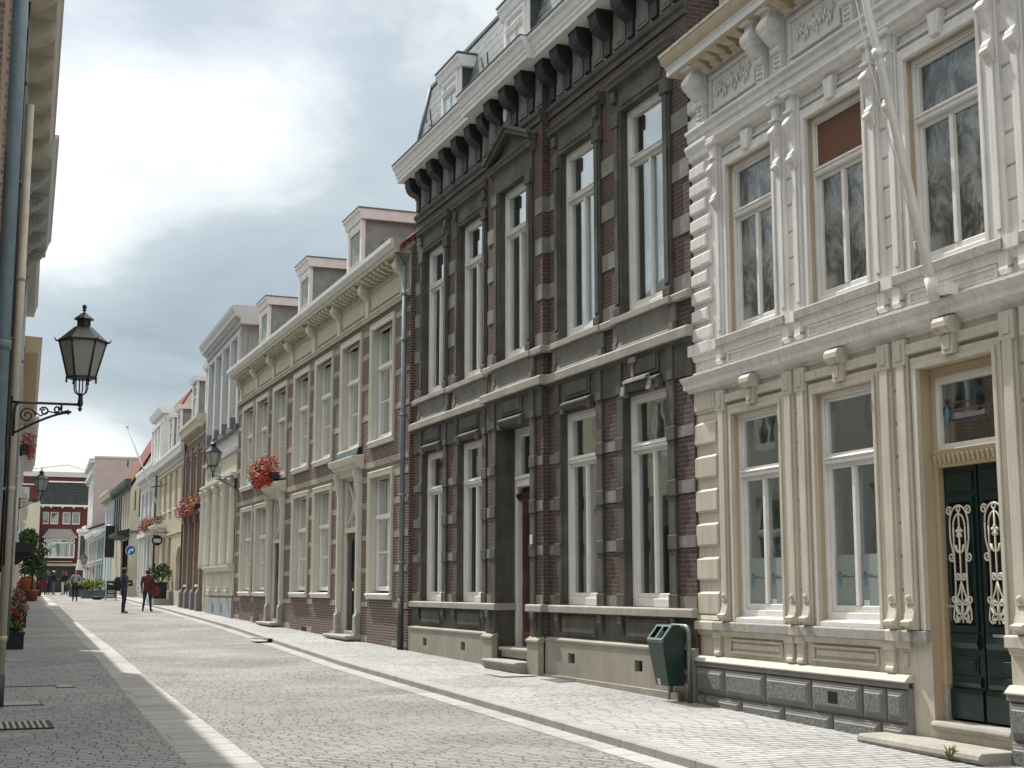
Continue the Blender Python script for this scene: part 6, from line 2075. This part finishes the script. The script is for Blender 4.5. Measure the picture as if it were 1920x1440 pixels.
# bushy planters in the street on the right of the walker
for i, (x, y, wd, lab, cols, rz_) in enumerate(((7.45, 86, 1.25, 'teal trough of lime green and orange bushes standing in the street', ['leaf_lime', 'leaf_green', 'flower_orange'], .42), (6.95, 91, .9, 'grey green plants in a teal trough behind the walking woman', ['leaf_grey', 'leaf_green', 'leaf_lime'], .28))):
    t = thing('street_planter', lab, 'planter', (x, y, gz(y)), .1)
    link('trough', MB().prism([(-wd * .5, 0), (wd * .5, 0), (wd * .56, .42), (-wd * .56, .42)], 'd', -.3, .3).box(-wd * .58, wd * .58, -.33, .33, .40, .47).mesh('trough', 'planter_teal'), t)
    f = MB()
    for j in range(12):
        leaves(f, (rnd.uniform(-wd * .55, wd * .55), rnd.uniform(-.25, .25), .62 + rnd.uniform(-.1, rz_)), (.32, .3, .28), 90, .065, 7, (0, 0, 1, 2) if j % 3 == 0 else (0, 0, 1), rnd=rnd)
    link('plants', f.mesh('plants', cols), t)
single('black_bowl', MB().lathe((0, 0, 0), [(.18, 0), (.30, .06), (.33, .16), (.30, .18), (.26, .12)], 14), 'planter_dark', 'low black bowl planter on the ground before the street bushes', 'planter', (7.35, 82, gz(82)))

# ------------------------------------------------------------------ people
def person(label, loc, rz, H, look, pose, wide=1.0, group=None, hair='hair_dark', hat=None, head_turn=0.0, bulk=1.0, skirt=False):
    """one continuous skinned body; x right, y forward, z up in a body 1.72 m tall, scaled to H"""
    V, E_, RD, TG = [], [], [], []

    def add(p, r, parent, tag_):
        V.append(Vector(p))
        RD.append(r)
        if parent is not None:
            E_.append((parent, len(V) - 1))
            TG.append(tag_)
        return len(V) - 1
    pel = add((0, 0, .93), .135 * wide, None, None)
    wst = add((0, .01, 1.08), .125 * wide * bulk, pel, 'top')
    chest = add((0, .0, 1.27), .145 * wide * bulk, wst, 'top')
    upc = add((0, -.01, 1.40), .115 * wide * bulk, chest, 'top')
    nk = add((0, .0, 1.475), .055, upc, 'skin')
    ht = head_turn
    jaw = add((.02 * math.sin(ht), .025 * math.cos(ht), 1.54), .068, nk, 'skin')
    hd = add((0, 0.015, 1.615), .092, jaw, 'skin')
    tp = add((0, -.005, 1.685), .060, hd, 'skin')
    nose = add((.115 * math.sin(ht), .115 * math.cos(ht), 1.595), .014, hd, 'skin')
    for sd, (el, ha) in zip((-1, 1), pose['arms']):
        sh = add((sd * .17 * wide, -.01, 1.40), .062 * bulk, upc, 'top')
        e_ = add(el, .045 * bulk, sh, 'top')
        md = (Vector(el) + Vector(ha)) / 2
        m_ = add(md, .038 * bulk, e_, pose.get('fore', 'top'))
        h_ = add(ha, .027, m_, pose.get('fore', 'top'))
        d = (Vector(ha) - Vector(el)).normalized()
        pa = add(Vector(ha) + d * .055, .032, h_, 'skin')
        side = d.cross(Vector((0, 0, 1)) if abs(d.z) < .9 else Vector((0, 1, 0))).normalized()
        dn = d.cross(side)
        for k_, (off, ln) in enumerate(((-.026, .066), (-.009, .078), (.009, .074), (.026, .056))):
            f0 = add(Vector(ha) + d * .10 + side * off, .0085, pa, 'skin')
            f1 = add(Vector(ha) + d * (.10 + ln * .55) + side * off + dn * .012, .008, f0, 'skin')
            add(Vector(ha) + d * (.10 + ln) + side * off * .9 + dn * .036, .007, f1, 'skin')
        th = add(Vector(ha) + d * .065 + side * -.045, .009, pa, 'skin')
        add(Vector(ha) + d * .10 + side * -.052 + dn * .02, .008, th, 'skin')
    for sd, (kn, ft, toe) in zip((-1, 1), pose['legs']):
        hp = add((sd * .09 * wide, 0, .90), .105 * wide, pel, 'leg')
        md = add((Vector((sd * .09 * wide, 0, .90)) + Vector(kn)) / 2, .083 * wide, hp, 'leg')
        k_ = add(kn, .062, md, 'leg')
        cf = add((Vector(kn) * .6 + Vector(ft) * .4) + Vector((0, -.015, 0)), .056, k_, 'leg')
        a_ = add(ft, .042, cf, 'leg')
        hl = add(Vector((ft[0], ft[1] - .035, .045)), .042, a_, 'shoe')
        b_ = add(Vector(toe) + Vector((0, -.06, .015)), .042, hl, 'shoe')
        add(toe, .03, b_, 'shoe')
    me = bpy.data.meshes.new('skeleton')
    me.from_pydata([tuple(v) for v in V], E_, [])
    o = bpy.data.objects.new('skeleton', me)
    COL.objects.link(o)
    o.modifiers.new('skin', 'SKIN')
    if not me.skin_vertices:
        bm = bmesh.new()
        bm.from_mesh(me)
        bm.verts.layers.skin.verify()
        bm.to_mesh(me)
        bm.free()
    for i, sv in enumerate(me.skin_vertices[0].data):
        sv.radius = (RD[i], RD[i] * (.82 if 0.9 < V[i].z < 1.45 and abs(V[i].x) < .12 and RD[i] > .09 else 1))
        sv.use_root = i == 0
    o.modifiers['skin'].use_smooth_shade = True
    o.modifiers.new('sub', 'SUBSURF').levels = 1
    dg = bpy.context.evaluated_depsgraph_get()
    bme_ = bpy.data.meshes.new_from_object(o.evaluated_get(dg))
    bpy.data.objects.remove(o)
    keys = ['skin', 'top', 'leg', 'shoe']
    bme_.materials.clear()
    for k_ in keys:
        bme_.materials.append(MATS[look[k_]])
    for p in bme_.polygons:
        c = p.center
        best, bt = 1e9, 'top'
        for (a, b_), tg in zip(E_, TG):
            A_, B_ = V[a], V[b_]
            ab = B_ - A_
            tt = max(0, min(1, (c - A_).dot(ab) / max(ab.length_squared, 1e-9)))
            ds = (c - (A_ + ab * tt)).length - .6 * (RD[a] * (1 - tt) + RD[b_] * tt)
            if ds < best:
                best, bt = ds, tg
        if bt == 'leg' and c.z > pose.get('hem', .93) or (bt == 'leg' and c.z > .90 and abs(c.x) < .2 and pose.get('long')):
            bt = 'top'
        p.material_index = keys.index(bt)
        p.use_smooth = True
    bme_.name = 'body'
    t = thing('person', label, 'person', loc, rz, group)
    s = H / 1.72
    t.scale = (s, s, s)
    link('body', bme_, t)
    if hair:
        hm = MB()
        long_ = pose.get('hair', 0)
        hm.lathe((0, -.012, 1.615), [(.05, -.085 - long_), (.098, -.06 - long_ * .6), (.106, 0), (.098, .05), (.07, .09), (.02, .107)], 14)
        hm.v = [(x, y if y < .055 else .055, z) if z < 1.66 else (x, y, z) for x, y, z in hm.v]
        ho = link('hair', hm.mesh('hair', hair), t)
        ho.rotation_euler = (0, 0, -ht)
    if hat:
        m2 = MB()
        if hat[1] == 'cap':
            m2.lathe((0, 0, 1.64), [(.108, 0), (.11, .03), (.095, .075), (.05, .10), (.01, .108)], 14)
            m2.prism([(-.075, .08), (.075, .08), (.06, .17), (.02, .19), (-.02, .19), (-.06, .17)], 'z', 1.64, 1.652)
        else:
            m2.lathe((0, 0, 1.655), [(.19, -.005), (.19, .008), (.105, .012), (.095, .085), (.07, .10), (.01, .10)], 16)
        ho = link('hat', m2.mesh('hat', hat[0]), t)
        ho.rotation_euler = (0, 0, -ht)
    if skirt:
        sk = MB().lathe((0, 0, 0), [(.20, .72), (.205, .74), (.185, .92), (.155, 1.02), (.15, 1.03)], 16)
        link('skirt', sk.mesh('skirt', skirt), t)
    return t


stand = [((-.10, .02, .49), (-.11, -.01, .09), (-.13, .16, .035)), ((.10, .02, .49), (.11, -.01, .09), (.13, .16, .035))]
wide_ = [((-.12, .02, .49), (-.16, -.01, .09), (-.19, .15, .035)), ((.12, .02, .49), (.16, -.01, .09), (.19, .15, .035))]
walk = [((-.09, .10, .50), (-.09, .02, .09), (-.09, .18, .035)), ((.09, .06, .49), (.10, -.10, .09), (.10, .07, .035))]
hang = [((-.25, -.03, 1.14), (-.25, .07, .90)), ((.25, -.03, 1.14), (.25, .07, .90))]
hold = [((-.23, .04, 1.14), (-.07, .27, 1.15)), ((.23, .04, 1.14), (.07, .27, 1.15))]
akimbo = [((-.33, -.06, 1.16), (-.20, .08, 1.0)), ((.30, -.05, 1.15), (.24, .10, .93))]
RIGHT = -math.pi / 2          # a body that faces +Y turned to face +X
man = person('man in blue shirt and dark cap with a black backpack looking right', (6.06, 56.5, gz(56.5)), RIGHT + .15, 1.74,
             dict(skin='skin', top='shirt_blue', leg='jeans_dark', shoe='shoe_dark'), dict(arms=hold, legs=stand, fore='skin', hem=.86), hair='hair_dark', hat=('cap_maroon', 'cap'), wide=1.06, bulk=1.08)
t = thing('backpack', 'full black backpack on the back of the man in blue', 'backpack', (6.06, 56.5, gz(56.5) + 1.02), RIGHT + .15)
m2 = MB().lathe((0, -.27, 0), [(.06, -.16), (.17, -.14), (.20, .02), (.19, .22), (.14, .36), (.04, .40)], 12)
m2.v = [(x, -.27 + (y + .27) * .72, z) for x, y, z in m2.v]
link('bag', m2.mesh('bag', 'cloth_dark'), t)
m2 = MB()
for sg in (-1, 1):
    m2.tube([(sg * .11, -.17, .34), (sg * .12, -.05, .46), (sg * .12, .09, .40), (sg * .13, .13, .2), (sg * .16, .02, .02), (sg * .14, -.15, -.06)], .016, 6)
link('straps', m2.mesh('straps', 'cloth_dark'), t)
single('folded_map', MB().box(-.09, .09, .36, .372, 1.14, 1.34), 'sign_white', 'white folded map held up by the man in blue', 'map', (6.06, 56.5, gz(56.5)), RIGHT + .15)
single('camera_bag', MB().box(-.12, .12, .17, .28, 1.05, 1.28).box(-.1, .1, .28, .30, 1.06, 1.2), 'sign_black', 'black camera bag on the chest of the man in blue', 'camera bag', (6.06, 56.5, gz(56.5)), RIGHT + .15)
wom = person('woman in red plaid jacket and jeans seen from behind with face turned right', (7.19, 58.4, gz(58.4)), -.35, 1.70,
             dict(skin='skin', top='shirt_plaid', leg='jeans_dark', shoe='shoe_dark'), dict(arms=hang, legs=wide_, hem=.80), hair='hair_brown', wide=1.16, bulk=1.18, head_turn=.95)
t = thing('shoulder_bag', 'dark red shoulder bag at the right hip of the plaid jacket woman', 'bag', (7.19, 58.4, gz(58.4)), -.35)
m2 = MB().prism([(.14 * math.cos(a) * 1.25, .80 + .17 * math.sin(a)) for a in [i * math.pi / 10 for i in range(20)]], 'd', -.07, .07)
m2.v = [(x + .30, y - .03, z) for x, y, z in m2.v]
link('bag', m2.mesh('bag', 'bag_red'), t)
link('strap', MB().tube([(.22, .03, .92), (.05, .16, 1.2), (-.14, .05, 1.46), (-.02, -.16, 1.2), (.24, -.13, .92)], .014, 6).mesh('strap', 'bag_red'), t)
person('woman in grey sweater black skirt and leggings walking towards the viewer', (5.79, 77.3, gz(77.3)), math.pi - .1, 1.66,
       dict(skin='skin', top='shirt_grey', leg='cloth_dark', shoe='shoe_dark'), dict(arms=akimbo, legs=walk, hair=.10, hem=.90), hair='hair_brown', wide=.92, bulk=.98, skirt='cloth_dark')
t = thing('handbag', 'dark handbag hanging at the side of the grey sweater woman', 'bag', (5.79, 77.3, gz(77.3)), math.pi - .1)
link('bag', MB().prism([(-.40, .62), (-.16, .62), (-.18, .84), (-.38, .84)], 'd', -.03, .09).mesh('bag', 'cloth_dark'), t)
link('strap', MB().tube([(-.36, .03, .84), (-.28, .08, .98), (-.20, .03, .84)], .012, 6).mesh('strap', 'sign_white'), t)
GP = 'people gathered at the end of the street'
GY = 101.0
person('tall person in straw hat dark jacket and long red trousers seen from behind', (5.45, GY, gz(GY)), .1, 1.86, dict(skin='skin', top='cloth_dark', leg='trouser_red', shoe='shoe_dark'), dict(arms=hang, legs=stand, hem=.92), wide=1.25, bulk=1.15, hair='hair_dark', hat=('straw', 'brim'), group=GP)
person('person in white cap dark top and blue jeans in the far group', (6.15, GY + .6, gz(GY)), -1.2, 1.62, dict(skin='skin', top='cloth_dark', leg='jeans_blue', shoe='shoe_dark'), dict(arms=hold, legs=stand), hat=('cap_white', 'cap'), group=GP)
person('person in dark top and white trousers in the far group', (6.75, GY + .2, gz(GY)), 1.2, 1.58, dict(skin='skin', top='cloth_dark', leg='trouser_white', shoe='shoe_dark'), dict(arms=hold, legs=stand), hair='hair_brown', group=GP)
person('person in dark blue clothes standing right of the straw hat', (5.85, GY + 1.4, gz(GY)), .6, 1.60, dict(skin='skin', top='cloth_dark', leg='jeans_dark', shoe='shoe_dark'), dict(arms=hang, legs=stand), hair='hair_blond', group=GP)
person('person in black clothes behind the white trousers', (7.05, GY + 1.6, gz(GY)), 2.4, 1.60, dict(skin='skin', top='sign_black', leg='cloth_dark', shoe='shoe_dark'), dict(arms=akimbo, legs=stand), hair='hair_dark', group=GP)

# ------------------------------------------------------------------ softened arrises on the near houses
for H in (D, Wh, B):
    for o in H.root.children_recursive:
        n = o.name.split('.')[0]
        if o.type == 'MESH' and n in ('ledge', 'storey_slab', 'sill_slab', 'jamb_stones', 'lintel', 'apron', 'hollow_panel', 'window_hood', 'doorstep', 'window', 'sash', 'sill', 'window_surround',
                                      'window_sill', 'base_moulding', 'quoin', 'portal', 'bracket', 'frieze', 'door_leaf', 'front_door', 'door_frame', 'plinth', 'console'):
            m = o.modifiers.new('arris', 'BEVEL')
            m.width = .007 if H is not B else .01
            m.segments = 1
            m.limit_method = 'ANGLE'
            m.angle_limit = R(50)
